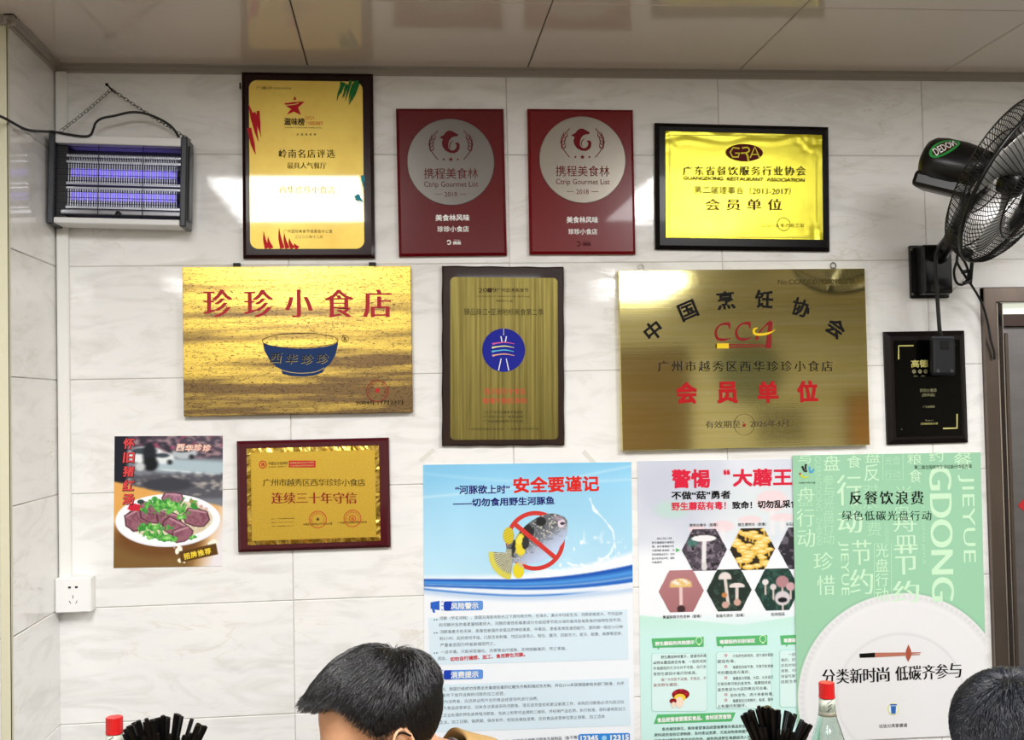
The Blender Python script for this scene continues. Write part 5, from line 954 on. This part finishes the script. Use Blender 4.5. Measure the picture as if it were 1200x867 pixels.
# motor housing, lower than the axis by its gearbox
m_ax = ((CO-rc).normalized()*.50 + (CR*.975 - CU*.22).normalized()*.866).normalized(); m_up = (Vector((0, 0, 1)) - m_ax*m_ax.z).normalized()
MD = Matrix((m_up.cross(m_ax), m_up, m_ax)).transposed().to_4x4(); MD.translation = (CO + ray(1124, 196)*2.80) - m_ax*(-.155); MD = finv @ MD
mo = MB().lathe([(.0, -.250), (.03, -.248), (.050, -.240), (.060, -.226), (.064, -.20), (.064, -.15), (.058, -.11), (.05, -.075), (.0, -.072)], 40, MD).build('motor_housing', BLKP, fan, True)
MB().box(-.046, .046, -.074, -.03, -.246, -.09, .012).build('gear_case', BLKP, mo).matrix_basis = MD
gr = mat('badge_green', '#1f8a3c', .3, coat=.4)
def on_motor(t, z, r=.0645): return MD @ Vector((r*math.cos(t), r*math.sin(t), z))
# the badge sits on the side of the housing that faces the room: find that angle
best = max(range(360), key=lambda d: (on_motor(math.radians(d), -.2)-on_motor(0, -.2)*.5-on_motor(PI, -.2)*.5).normalized().dot(((CO-rc).normalized()*.80+Vector((0, 0, 1))*.60)))
tb = math.radians(best)
def badge(rt, rz, r, m, name, n=28, rot=.9):
    v = [on_motor(tb, -.190, r)]
    for k in range(n):
        a_ = 2*PI*k/n; x, y = rt*math.cos(a_), rz*math.sin(a_); x2, y2 = x*math.cos(rot)-y*math.sin(rot), x*math.sin(rot)+y*math.cos(rot); v.append(on_motor(tb+x2, -.190+y2*.064, r))
    return mesh_obj(name, v, [(0, k+1, (k+1) % n+1) for k in range(n)], m, mo)
badge(.34, .62, .0655, gr, 'green_badge'); badge(.24, .50, .0660, mat('badge_dark_red', '#3a1712', .3), 'badge_centre')
co_, fs_ = glyphs('DEDON'); lo, hi = co_.min(0), co_.max(0)
vs = []
for x, y in co_:
    a_ = (y-(lo[1]+hi[1])/2)/(hi[1]-lo[1])*.34; b_ = (x-(lo[0]+hi[0])/2)/(hi[0]-lo[0])*.85
    rot = .9; x2, y2 = a_*math.cos(rot)-b_*math.sin(rot), a_*math.sin(rot)+b_*math.cos(rot); vs.append(on_motor(tb+x2, -.190+y2*.064, .0665))
mesh_obj('badge_lettering', vs, fs_, WHITE, mo)['kind'] = 'stuff'
# bracket and arm
l = lambda px, py, d: finv @ wp(px, py, d)
q0, q1 = l(1065.5, 287.5, .010), l(1113, 349, .010)
bk = MB().box(q0.x, q1.x, -.010, 0, q1.z, q0.z, .003).build('wall_bracket', BLKM, fan)
MB().box(q0.x+.018, q1.x-.012, -.055, -.008, q1.z+.008, q0.z-.004, .006).build('bracket_box', BLKM, bk)
for sx, sz in ((q0.x+.006, q0.z-.012), (q0.x+.006, q1.z+.012), (q1.x-.005, q1.z+.01)): MB().lathe([(.004, 0), (.004, .0016), (.002, .0026)], 10, Matrix.Translation((sx, -.010, sz)) @ Matrix.Rotation(PI/2, 4, 'X')).build('mounting_screw', RINGM, bk)
A0 = l(1101, 300, .05); mc = MD @ Vector((0, -.062, -.105))
MB().tube([A0+Vector((-.01, .03, -.01)), A0, l(1113, 283, .12), l(1122, 262, .20), mc.lerp(l(1122, 262, .20), .3), mc+Vector((0, 0, .02))], [.024, .024, .021, .020, .019, .019], 10).build('support_arm', BLKP, fan)
mb = MB().tube([l(1117, 287, .2), l(1133, 300, .22)], .008, 8); mb.build('tilt_knob', BLKP, fan)
o = MB().tube(spline([l(1120, 272, .18), l(1122, 300, .17), l(1118, 318, .12), l(1121, 331, .10), l(1129, 333, .10), l(1135, 322, .12), l(1131, 308, .14), l(1123, 298, .15), l(1122, 308, .13), l(1132, 325, .11), l(1139, 335, .08), l(1150, 354, .05), l(1157, 376, .035), l(1161, 398, .03), l(1165, 412, .028), l(1165.5, 421, .026)], 6), .0036, 8).build('fan_cord', RUB, fan, True)
o = MB().tube(spline([l(1128, 319, .13), l(1136, 318, .115), l(1137, 328, .11), l(1129, 332, .112)], 4), .0055, 8).build('cord_tie', RUB, fan, True)
MB().tube([l(1139, 308, .15), l(1137, 332, .10)], .005, 8).build('cord_sleeve', RUB, fan)
MB().tube(spline([l(1136, 319, .12), l(1124, 333, .07), l(1113, 344, .02)], 4), .0008, 4).build('wire_tie', mat('tan_wire', '#8c8064', .5), fan)
# wired controller hanging on its cable in front of the black plaque
a = wp(1104, 418, .06); t = thing('fan_controller', 'black box controller hanging on a thick cable in front of the black plaque', 'controller', (a.x, -.06, a.z))
s_ = 1/ (FPX/ (CO-a).length)*1.0
hw, hh = .0345, .0535
cb = MB().box(-hw, hw, -.015, .010, -hh, hh, .009).build('case', mat('dark_grey_case', '#131418', .5, spec=.3, grain=.08), t); cb.rotation_euler = (0, .02, 0)
MB().box(-.013, .013, -.0165, -.0145, .020, .043, .001).box(-.008, .008, -.0175, -.016, .024, .029).build('switch_recess', BLKP, cb)
for x in (-.020, .020): MB().lathe([(.0052, 0), (.0052, .0012), (.003, .0012), (.003, .0004), (.0, .0004)], 14, Matrix.Translation((x, -.0150, -.040)) @ Matrix.Rotation(PI/2, 4, 'X')).build('case_screw', mat('dull_grey_metal', '#4a4a4c', .4, .6), cb)
MB().box(-.030, .030, -.0145, .005, hh-.004, hh+.003, .003).build('top_rim', mat('grey_edge_plastic', '#3c3f45', .35), cb)
ia = Matrix.Translation((-a.x, .06, -a.z))
MB().tube(spline([Vector((0, 0, hh-.004)), ia @ wp(1101, 385, .065), ia @ wp(1098.5, 350, .07), ia @ wp(1096.5, 318, .08), ia @ wp(1097.5, 298, .09), ia @ wp(1104, 286, .11), ia @ wp(1112, 280, .14)], 6), .0056, 10).build('cable', RUB, t, True)
# ------------------------------------------------------------------ tables, bottles, chopsticks
TOPW = mat('worn_brown_laminate', '#8a6a48', .35, grain=.25, gscale=(3, 40, 10)); LEGM = mat('grey_table_metal', '#77777a', .35, .7)
def table(label, x0, x1, y0, y1):
    t = thing('dining_table', label, 'table', ((x0+x1)/2, (y0+y1)/2, 0), 'dining tables'); a, b = (x1-x0)/2, (y1-y0)/2
    MB().box(-a, a, -b, b, .722, .75, .004).build('table_top', TOPW, t); MB().box(-a+.05, a-.05, -b+.05, b-.05, .68, .722, .002).build('apron', LEGM, t)
    for sx in (-1, 1):
        for sy in (-1, 1): x, y = sx*(a-.07), sy*(b-.07); MB().box(x-.016, x+.016, y-.016, y+.016, .0, .68, .002).build('leg', LEGM, t)
    return t
table('brown laminate table by the left wall, below the frame', -.50, .02, -1.60, -.80)
table('brown laminate table below the posters at right, below the frame', .74, 1.52, -1.26, -.80)
CLR = mat('clear_glass', '#e4f0ea', .03, trans=1.0, ior=1.45); REDC = mat('red_cap_plastic', '#c41a1c', .3, coat=.2); VIN = mat('pale_rice_vinegar', '#e9f0e2', .02, trans=1.0, ior=1.34)
def bottle(label, px, py, D):
    top = CO + ray(px, py)*D; h_ = top.z-.75; t = thing('vinegar_bottle', label, 'bottle', (top.x, top.y, .75), 'red-capped bottles')
    g = [(.0, .003), (.028, .0), (.033, .004), (.0335, .015), (.0335, h_-.125), (.031, h_-.108), (.024, h_-.085), (.0185, h_-.068), (.0165, h_-.055), (.0145, h_-.024), (.0135, h_-.02), (.0135, h_-.006)]
    inner = [(max(r-.0022, .0), z+(.004 if i < 3 else 0)) for i, (r, z) in enumerate(g)][::-1]
    MB().lathe(g+inner, 40).build('glass_body', CLR, t, True)
    MB().lathe([(.0, .008), (.0305, .008), (.0309, h_-.14), (.0, h_-.14)], 32).build('liquid', VIN, t, True)
    mb = MB(); prof = [(.0150, h_-.0275), (.0150, h_-.001), (.0135, h_+.0), (.0, h_+.0002)]; n = 48; vs = []; fs = []
    for i, (r, z) in enumerate(prof[:2]): vs += [((r-(.0005 if k % 2 else 0))*math.cos(2*PI*k/n), (r-(.0005 if k % 2 else 0))*math.sin(2*PI*k/n), z) for k in range(n)]
    fs += [(k, (k+1) % n, n+(k+1) % n, n+k) for k in range(n)]; mb.add(vs, fs); mb.lathe([(.0148, h_-.0005), (.0138, h_+.0004), (0, h_+.0006)], 32); mb.lathe([(.0156, h_-.0285), (.0156, h_-.0245)], 32)
    mb.build('screw_cap', REDC, t)
    MB().lathe([(.0150, h_-.030), (.0162, h_-.052), (.0176, h_-.062)], 32).build('neck_label', mat('pale_grey_label', '#b9bcae', .4, grain=.1, gscale=(90, 90, 90)), t, True)
    mb = MB()
    for k in range(3):
        q = [Vector((math.cos(a_)*.0172, math.sin(a_)*.0172, h_-.036-.007*k+.006*u)) for u, a_ in ((0, -1.9), (.5, -1.65), (1, -1.4))]; mb.tube(q, .0006, 4)
    mb.build('label_mark', INK, t); return t
bottle('clear glass bottle with red screw cap beside the right chopstick bundle', 968.5, 799.5, 2.14)
bottle('clear glass bottle with red screw cap at far left, left of the chopstick bundle', 134, 840, 2.0)
CHOP = mat('black_chopstick_plastic', '#060607', .4, spec=.2)
def chopsticks(cx, cy, D, tips, label, hlabel, grp, seed):
    """a holder full of chopsticks; tips are the pixels where the upper ends show"""
    r = random.Random(seed); c = CO + ray(cx, cy)*D; base = Vector((c.x, c.y, .75))
    t = thing('chopstick_holder', hlabel, 'holder', base, 'chopstick holders'); MB().lathe([(.0, .002), (.043, .0), (.046, .004), (.048, .115), (.044, .115), (.042, .006), (.0, .006)], 28).build('cup', mat('brushed_steel_cup', '#9a9a9c', .25, .9), t, True)
    MB().tube([(.0475*math.cos(a_), .0475*math.sin(a_), .114) for a_ in np.linspace(0, 2*PI, 28, endpoint=False)], .0016, 6, closed=True).build('rim', MATS['brushed_steel_cup'], t)
    L = .215; me = None
    for i, (px, py) in enumerate(tips):
        tip = CO + ray(px, py)*(D+r.uniform(-.035, .035)); out = Vector((tip.x-base.x, tip.y-base.y, 0)); k = min(1, out.length/.11)
        foot = base + Vector((-out.x*.22, -out.y*.22, .0095)); d = (tip-foot); L_ = d.length; d.normalize()
        if me is None:
            m_ = MB(); vs = []
            for zz, w_ in ((0, .0021), (.5, .0027), (.97, .0033), (1, .0030)):
                vs += [(sx*w_, sy*w_, zz) for sx, sy in ((-1, -1), (1, -1), (1, 1), (-1, 1))]
            m_.add(vs, [(j*4+q, j*4+(q+1) % 4, j*4+4+(q+1) % 4, j*4+4+q) for j in range(3) for q in range(4)] + [(12, 13, 14, 15), (3, 2, 1, 0)])
            o = m_.build('chopstick', CHOP); me = o.data
        else: o = link(bpy.data.objects.new('chopstick', me))
        o.location = foot; o.scale = (1, 1, L_); o.rotation_mode = 'QUATERNION'; o.rotation_quaternion = d.to_track_quat('Z', 'Y') @ Matrix.Rotation(r.uniform(0, 1.5), 3, 'Z').to_quaternion()
        tag(o, label, 'chopstick', grp)
def tiprow(pts, n, seed, jit=2.2):
    r = random.Random(seed); out = []; S_ = [math.dist(a, b) for a, b in zip(pts, pts[1:])]; T = sum(S_)
    for k in range(n):
        s = (k+.5)/n*T
        for (a, b), l_ in zip(zip(pts, pts[1:]), S_):
            if s <= l_: out.append((a[0]+(b[0]-a[0])*s/l_+r.uniform(-.6, .6), a[1]+(b[1]-a[1])*s/l_+r.uniform(-jit, jit))); break
            s -= l_
    return out
chopsticks(908, 900, 2.10, tiprow([(869, 837), (882, 833)], 6, 1) + tiprow([(886, 829), (905, 828)], 8, 2) + tiprow([(907, 831), (915, 835)], 4, 3) + tiprow([(921, 834), (933, 838)], 5, 4) + tiprow([(939, 841), (951, 852)], 6, 5) + tiprow([(872, 846), (948, 860)], 14, 6, 4),
           'black chopstick standing in the holder before the mushroom poster', 'steel holder of black chopsticks standing before the mushroom poster', 'black chopsticks in the right holder', 11)
chopsticks(190, 905, 1.98, tiprow([(146, 853), (165, 845)], 8, 1) + tiprow([(168, 844), (184, 843)], 6, 2) + tiprow([(186, 840), (198, 841)], 6, 3) + tiprow([(205, 838), (214, 838)], 4, 4) + tiprow([(224, 841), (226, 841)], 1, 5) + tiprow([(230, 848), (242, 850)], 6, 6) + tiprow([(142, 862), (236, 862)], 12, 7, 3),
           'black chopstick standing in the holder at lower left', 'steel holder of black chopsticks at lower left beside the bottle', 'black chopsticks in the left holder', 12)

# ------------------------------------------------------------------ people
def skin_material():
    m = mat('skin', '#e2ac86', 0.45, grain=0.08, gscale=(30, 30, 30), bump=.15); m.node_tree.nodes['Principled BSDF'].inputs['Subsurface Weight'].default_value = .12
    m.node_tree.nodes['Principled BSDF'].inputs['Subsurface Radius'].default_value = (.01, .004, .002); return m
SKIN = skin_material()
def ellipsoid(mb, c, r, rot=None, n=28):
    vs = []; fs = []; m_ = n//2
    for i in range(m_+1):
        for k in range(n):
            a, b = PI*i/m_, 2*PI*k/n; v = Vector((r[0]*math.sin(a)*math.cos(b), r[1]*math.sin(a)*math.sin(b), r[2]*math.cos(a)))
            if rot: v = rot @ v
            vs.append(Vector(c)+v)
    for i in range(m_):
        for k in range(n): fs.append((i*n+k, (i+1)*n+k, (i+1)*n+(k+1) % n, i*n+(k+1) % n))
    mb.add(vs, fs)
def limb(mb, pts, rs, n=16, k=5):
    P = spline(pts, k); R_ = []
    for i in range(len(pts)-1): R_ += [rs[i]+(rs[i+1]-rs[i])*j/k for j in range(k)]
    R_.append(rs[-1]); mb.tube(P, R_, n); ellipsoid(mb, P[0], (R_[0],)*3, n=12); ellipsoid(mb, P[-1], (R_[-1],)*3, n=12)
def head_parts(mb):
    """head about the ear-hole midpoint: +x face, +z up"""
    ellipsoid(mb, (-.005, 0, .052), (.098, .075, .083)); ellipsoid(mb, (.030, 0, .035), (.066, .066, .075)); ellipsoid(mb, (.038, 0, -.03), (.052, .056, .062)); ellipsoid(mb, (.052, 0, -.072), (.036, .040, .028))
    ellipsoid(mb, (.084, 0, .036), (.014, .048, .012)); ellipsoid(mb, (.086, 0, -.085), (.014, .018, .014)); limb(mb, [(.090, 0, .022), (.106, 0, -.002), (.114, 0, -.018)], [.008, .010, .013], 12)
    for s in (-1, 1):
        ellipsoid(mb, (.106, s*.011, -.021), (.009, .008, .007)); ellipsoid(mb, (.072, s*.040, -.010), (.026, .020, .022)); ellipsoid(mb, (.084, s*.031, .020), (.010, .013, .009))
        R_ = Matrix.Rotation(s*.35, 3, 'Z') @ Matrix.Rotation(-.18, 3, 'Y'); c = Vector((-.008, s*.080, .004))
        ellipsoid(mb, c+Vector((.001, -s*.006, 0)), (.012, .006, .024), R_)
        mb.tube([c+R_ @ Vector((.019*math.cos(t)*(1 if t < PI else 1), s*.004, .031*math.sin(t)-(.004 if math.sin(t) < 0 else 0))) for t in np.linspace(-.5, PI+1.1, 16)], .0042, 8)
        ellipsoid(mb, c+R_ @ Vector((.008, s*.002, -.028)), (.007, .004, .009)); 
    ellipsoid(mb, (.096, 0, -.046), (.011, .024, .006)); ellipsoid(mb, (.094, 0, -.056), (.011, .020, .007))
def hand(mb, w, dirv, nrm, curl):
    """palm from wrist w along dirv, palm facing nrm; four fingers and a thumb"""
    d, n_ = Vector(dirv).normalized(), Vector(nrm).normalized(); s_ = d.cross(n_)
    rot = Matrix((d, s_, n_)).transposed(); ellipsoid(mb, Vector(w)+d*.045, (.052, .040, .015), rot, 20)
    for i, (o_, L_) in enumerate(((.030, .070), (.010, .078), (-.011, .073), (-.030, .058))):
        a = Vector(w)+d*.075+s_*o_; q = [a]; dd = d.copy()
        for f in (.42, .33, .25): q.append(q[-1]+dd*L_*f); dd = (dd+n_*curl).normalized()
        limb(mb, q, [.0095, .0088, .0082, .0072], 10, 3)
    a = Vector(w)+d*.025+s_*.032; limb(mb, [a, a+(d*.5+s_*.7+n_*.3).normalized()*.035, a+(d*.5+s_*.7+n_*.3).normalized()*.035+(d+n_*.6).normalized()*.030], [.012, .0105, .009], 10, 3)
def person(label, ear, yaw, pitch, jacket, lean, hairlen, sidelen, glasses, whorl, seed, tsh='#8a8c90', neck=(-.070, -.115), tint='#121114'):
    z0 = ear.z; t = thing('person', label, 'person', (ear.x, ear.y, 0), None, (0, 0, yaw))
    t['label'] = label
    HM = Matrix.Translation((0, 0, z0)) @ Matrix.Rotation(pitch, 4, 'Y')
    hd = MB(); head_parts(hd); body = MB(); body.add([HM @ Vector(v) for v in hd.v], hd.f)
    nb = Vector((neck[0], 0, z0+neck[1])); hip = Vector((-.42*lean-.14, 0, .56)); ch = nb.lerp(hip, .28)+Vector((-.02, 0, .0))
    limb(body, [HM @ Vector((-.02, 0, -.02)), HM @ Vector((-.022, 0, -.055)), nb+Vector((.0, 0, .0))], [.056, .055, .062])
    TR = Matrix.Rotation(math.atan2(nb.x-hip.x, nb.z-hip.z), 3, 'Y')
    ellipsoid(body, ch, (.105, .165, .15), TR); ellipsoid(body, nb.lerp(hip, .62), (.10, .145, .17), TR); ellipsoid(body, hip+Vector((0, 0, .02)), (.12, .165, .12))
    jk = MB(); ellipsoid(jk, ch, (.125, .185, .165), TR); ellipsoid(jk, nb.lerp(hip, .62), (.125, .17, .19), TR); ellipsoid(jk, hip+Vector((0, 0, .05)), (.135, .18, .10))
    ellipsoid(jk, nb+Vector((-.035, 0, -.03)), (.085, .13, .05), TR)
    tr = MB(); sh = MB(); ellipsoid(tr, hip+Vector((0, 0, -.01)), (.13, .175, .11))
    for s in (-1, 1):
        sh_ = nb+Vector((-.015, s*.165, -.07)); el = Vector((sh_.x+.10, s*.245, .80)); wr = Vector((max(el.x+.20, .12), s*.10, .800))
        limb(body, [sh_, el, wr], [.050, .042, .027]); limb(jk, [nb+Vector((-.03, s*.07, -.05)), sh_, el, el.lerp(wr, .82)], [.066, .070, .056, .046])
        hand(body, wr, (1, -s*.35, -.12), (0, -s*.5, -.9), .45)
        kn = Vector((hip.x+.43, s*.13, .52)); an = Vector((kn.x-.02, s*.14, .10)); hj = hip+Vector((0, s*.09, -.01))
        limb(body, [hj, kn, an], [.080, .056, .036]); limb(tr, [hj, kn, an+Vector((0, 0, .01))], [.092, .068, .052]); 
        ellipsoid(body, (an.x+.06, s*.145, .055), (.10, .038, .035)); ellipsoid(sh, (an.x+.06, s*.145, .052), (.135, .050, .048)); sh.box(an.x-.06, an.x+.18, s*.145-.045, s*.145+.045, .0, .03, .008)
    def fuse(mb, name, m, vox, it, parent=t):
        o = mb.build(name, m, parent, True); r_ = o.modifiers.new('r', 'REMESH'); r_.mode = 'VOXEL'; r_.voxel_size = vox; r_.use_smooth_shade = True
        s_ = o.modifiers.new('s', 'SMOOTH'); s_.iterations = it; s_.factor = .5
        dg = bpy.context.evaluated_depsgraph_get(); me = bpy.data.meshes.new_from_object(o.evaluated_get(dg)); o.modifiers.clear(); o.data = me
        me.materials.clear(); me.materials.append(m); return o
    fuse(body, 'body', SKIN, .0042, 5); J = mat(jacket[0], jacket[1], .8, grain=.12, gscale=(40, 40, 40), bump=.3)
    jo = fuse(jk, 'jacket', J, .008, 8)
    tx_ = bpy.data.textures.new('folds', 'CLOUDS'); tx_.noise_scale = .09; dm = jo.modifiers.new('d', 'DISPLACE'); dm.texture = tx_; dm.strength = .018; dm.mid_level = .5
    fuse(tr, 'trousers', mat('dark_navy_cloth', '#20242c', .85, grain=.15), .010, 4); fuse(sh, 'shoes', mat('black_shoe', '#17171a', .5), .008, 2)
    # stand-up collar round the back of the neck, set square to it
    nd = (HM @ Vector((-.022, 0, -.050))-nb).normalized(); bk_ = (Vector((-1, 0, 0))-nd*(-nd.x)).normalized(); CM = Matrix((-bk_, Vector((0, 1, 0)), nd)).transposed()
    cv = []; n = 30
    for j, (rr, hh_) in enumerate(((.088, -.040), (.083, -.015), (.079, .008), (.078, .024), (.075, .028), (.071, .024), (.068, .005), (.066, -.040))):
        for k in range(n): a = math.radians(42+276*k/(n-1)); cv.append(nb+CM @ Vector((rr*math.cos(a)*1.02, rr*1.10*math.sin(a), hh_-.010*math.cos(a)*0+.004*math.sin(a*5+seed))))
    mesh_obj('collar', cv, [(j*n+k, j*n+k+1, (j+1)*n+k+1, (j+1)*n+k) for j in range(7) for k in range(n-1)], J, t, True)
    cv = []
    for j, (rr, hh_) in enumerate(((.061, -.02), (.062, .030), (.059, .031), (.056, -.02))):
        for k in range(n): a = 2*PI*k/n; cv.append(nb+CM @ Vector((rr*math.cos(a), rr*1.05*math.sin(a), hh_)))
    mesh_obj('shirt_neckband', cv, [(j*n+k, j*n+(k+1) % n, (j+1)*n+(k+1) % n, (j+1)*n+k) for j in range(3) for k in range(n)], mat('grey_shirt_'+tsh[1:], tsh, .8), t, True)
    # hair: a cap on the scalp and combed strands
    EC, ER = Vector((-.003, 0, .050)), Vector((.101, .079, .087))
    def surf(d, h):
        d = d.normalized(); bump_ = 0
        return EC + Vector((d.x*ER.x, d.y*ER.y, d.z*ER.z)) + d*h
    def scalp(d):
        p_ = surf(d, 0)
        if p_.x > .050: return p_.z > .096
        if p_.x > .030: return p_.z > .096-(.050-p_.x)*2.4
        if p_.x > .008: return p_.z > .048-(.030-p_.x)*1.9
        if p_.x > -.026: return p_.z > (.038 if abs(p_.y) > .05 else -.02)
        return p_.z > -.052+max(0, (p_.x+.06))*.6
    rng = np.random.RandomState(seed); wd = Vector(whorl).normalized()
    vs, fs, n, m_ = [], [], 72, 48; ok = {}
    for i in range(m_+1):
        for k in range(n):
            a, b = PI*i/m_, 2*PI*k/n; d = Vector((math.sin(a)*math.cos(b), math.sin(a)*math.sin(b), math.cos(a))); ok[(i, k)] = scalp(d)
            hh_ = (.007 if hairlen > .03 else .006)*max(.35, min(1, (surf(d, 0).z+.03)/.10)); vs.append(HM @ surf(d, hh_+.0015*mnoise.noise(d*9)))
    for i in range(m_):
        for k in range(n):
            q = [(i, k), (i+1, k), (i+1, (k+1) % n), (i, (k+1) % n)]
            if all(ok[x] for x in q): fs.append(tuple(x[0]*n+x[1] for x in q))
    HAIR = mat('black_hair', '#0b0b0d', .38, spec=.4, grain=.3, gscale=(60, 60, 60)); hp = mesh_obj('hair', vs, fs, HAIR, t, True); sm = hp.modifiers.new('s', 'SOLIDIFY'); sm.thickness = .006; sm.offset = -1
    NS, NP = 9000, 7; pts = []
    cnt = 0
    while cnt < NS:
        d = Vector(rng.normal(size=3)).normalized()
        if not scalp(d): continue
        p_ = surf(d, 0); top = max(0, min(1, (p_.z-.055)/.055)); L_ = (sidelen+(hairlen-sidelen)*top)*rng.uniform(.75, 1.1)
        away = (d-wd*d.dot(wd)); away = away.normalized() if away.length > .05 else Vector((1, 0, 0))
        fwd = Vector((1, .15*math.copysign(1, p_.y), 0)); down = Vector((.12 if p_.x > -.03 else -.1, 0, -1))
        fl = (away*.8+fwd*.9*top*(1 if (p_.x > -.06) else .2)+down*(1-top)*1.1+Vector(rng.normal(size=3))*.16)
        cur = d; lift0 = .004; q = []
        front = max(0, min(1, (p_.x-.02)/.06))*top
        out = None; oj = 0; od = None; stop = 0
        for j in range(NP):
            u = j/(NP-1); h_ = lift0+(.003+.012*top+.012*front)*math.sin(min(1, u*1.25)*PI*.5)*rng.uniform(.93, 1.07)-.004*(u > .85)
            q.append(HM @ surf(cur, h_)); tg = (fl-cur*fl.dot(cur)); tg = tg.normalized() if tg.length > 1e-3 else Vector((0, 0, 1))
            nx = (cur+tg*(L_/(NP-1))/.09).normalized()
            if out is None and not scalp(nx):
                out = surf(cur, h_); oj = j; od = (Vector((1, 0, .05-.35*(1-top)))+tg*.6 if p_.x > .02 else Vector((.1, 0, -1))+tg).normalized(); ml = (.005+.008*top) if p_.x > .02 else .006
            if out is None: cur = nx
            elif j > oj: q[-1] = HM @ (out + od*min(ml, L_/(NP-1)*(j-oj)))
        pts.append(q); cnt += 1
    hc = bpy.data.hair_curves.new('hair_strands'); hc.add_curves([NP]*NS); hc.position_data.foreach_set('vector', np.array([[v.x, v.y, v.z] for q in pts for v in q], dtype=np.float32).ravel())
    ra = hc.attributes.get('radius') or hc.attributes.new('radius', 'FLOAT', 'POINT'); ra.data.foreach_set('value', np.tile(np.linspace(.00042, .00014, NP), NS).astype(np.float32))
    hm = mat('glossy_black_hair_'+tint[1:], tint, .28, spec=.8); hc.materials.append(hm); hs = link(bpy.data.objects.new('hair_strands', hc), hp); hs['kind'] = 'stuff'
    # face details
    for s in (-1, 1):
        e = MB(); ellipsoid(e, (.081, s*.031, .004), (.012, .012, .012), n=16); eo = e.build('eye', mat('eye_white', '#e8e4de', .2), t, True); eo.matrix_basis = HM
        e = MB(); ellipsoid(e, (.0895, s*.031, .003), (.0045, .0058, .0058), n=12); io = e.build('iris', mat('dark_iris', '#1a100b', .1), eo, True)
        e = MB().tube([(.090, s*.018, .022), (.094, s*.032, .027), (.084, s*.048, .023)], [.0022, .003, .0012], 6); e.build('eyebrow', HAIR, t).matrix_basis = HM
    e = MB(); ellipsoid(e, (.104, 0, -.0485), (.006, .020, .0035), n=16); ellipsoid(e, (.102, 0, -.055), (.006, .018, .0045), n=16); e.build('lips', mat('lip_skin', '#b0685a', .4), t, True).matrix_basis = HM
    if glasses:
        g = thing('eyeglasses', 'thin black-framed glasses worn by the person in the mustard jacket', 'glasses', (ear.x, ear.y, 0), None, (0, 0, yaw))
        fr = MB()
        for s in (-1, 1):
            fr.tube([(.104-.10*abs(math.cos(t_)*.02), s*(.033+.024*math.cos(t_)), .004+.018*math.sin(t_)) for t_ in np.linspace(0, 2*PI, 20, endpoint=False)], .0013, 6, closed=True)
        fr.tube([(.105, -.010, .007), (.108, 0, .010), (.105, .010, .007)], .0013, 6); fr.build('rims', BLKP, g).matrix_basis = HM
        for s in (-1, 1):
            MB().tube(spline([(.103, s*.058, .009), (.06, s*.074, .012), (.01, s*.0835, .022), (-.012, s*.085, .030), (-.026, s*.084, .018)], 4), .0016, 6).build('temple', BLKP, g).matrix_basis = HM
            MB().lathe([(0, 0), (.0225, 0)], 20, Matrix.Translation((.1035, s*.033, .004)) @ Matrix.Rotation(PI/2, 4, 'Y')).build('lens', mat('lens_glass', '#ffffff', .02, trans=1.0), g).matrix_basis = HM
    # stool
    sx = Matrix.Rotation(yaw, 3, 'Z') @ Vector((hip.x+.02, 0, 0)); st = thing('stool', 'round plastic stool under the person in the %s' % jacket[2], 'stool', (ear.x+sx.x, ear.y+sx.y, 0), 'stools')
    MB().lathe([(0, .395), (.15, .395), (.165, .405), (.165, .425), (.15, .44), (0, .44)], 36).build('seat', mat('blue_plastic', '#2f5c8c', .4), st, True)
    for k in range(4): a = PI/4+PI/2*k; MB().tube([(.12*math.cos(a), .12*math.sin(a), .40), (.17*math.cos(a), .17*math.sin(a), .0)], .016, 10).build('leg', MATS['blue_plastic'], st)
    return t
person('person with short black hair and glasses in a mustard jacket, bent forward', CO + ray(453, 866)*1.78, PI+.25, .34, ('mustard_cloth', '#a3834f', 'mustard jacket'), .62, .058, .016, True, (-.50, -.05, .86), 3, neck=(-.110, -.082))
person('person at the right edge with short blue-black hair, seen from behind', CO + ray(1192, 907)*1.66, PI/2-.35, .42, ('dark_grey_cloth', '#3a3c42', 'dark grey jacket'), .55, .032, .018, False, (-.5, .1, .85), 5, '#2c2e33', tint='#161b28')
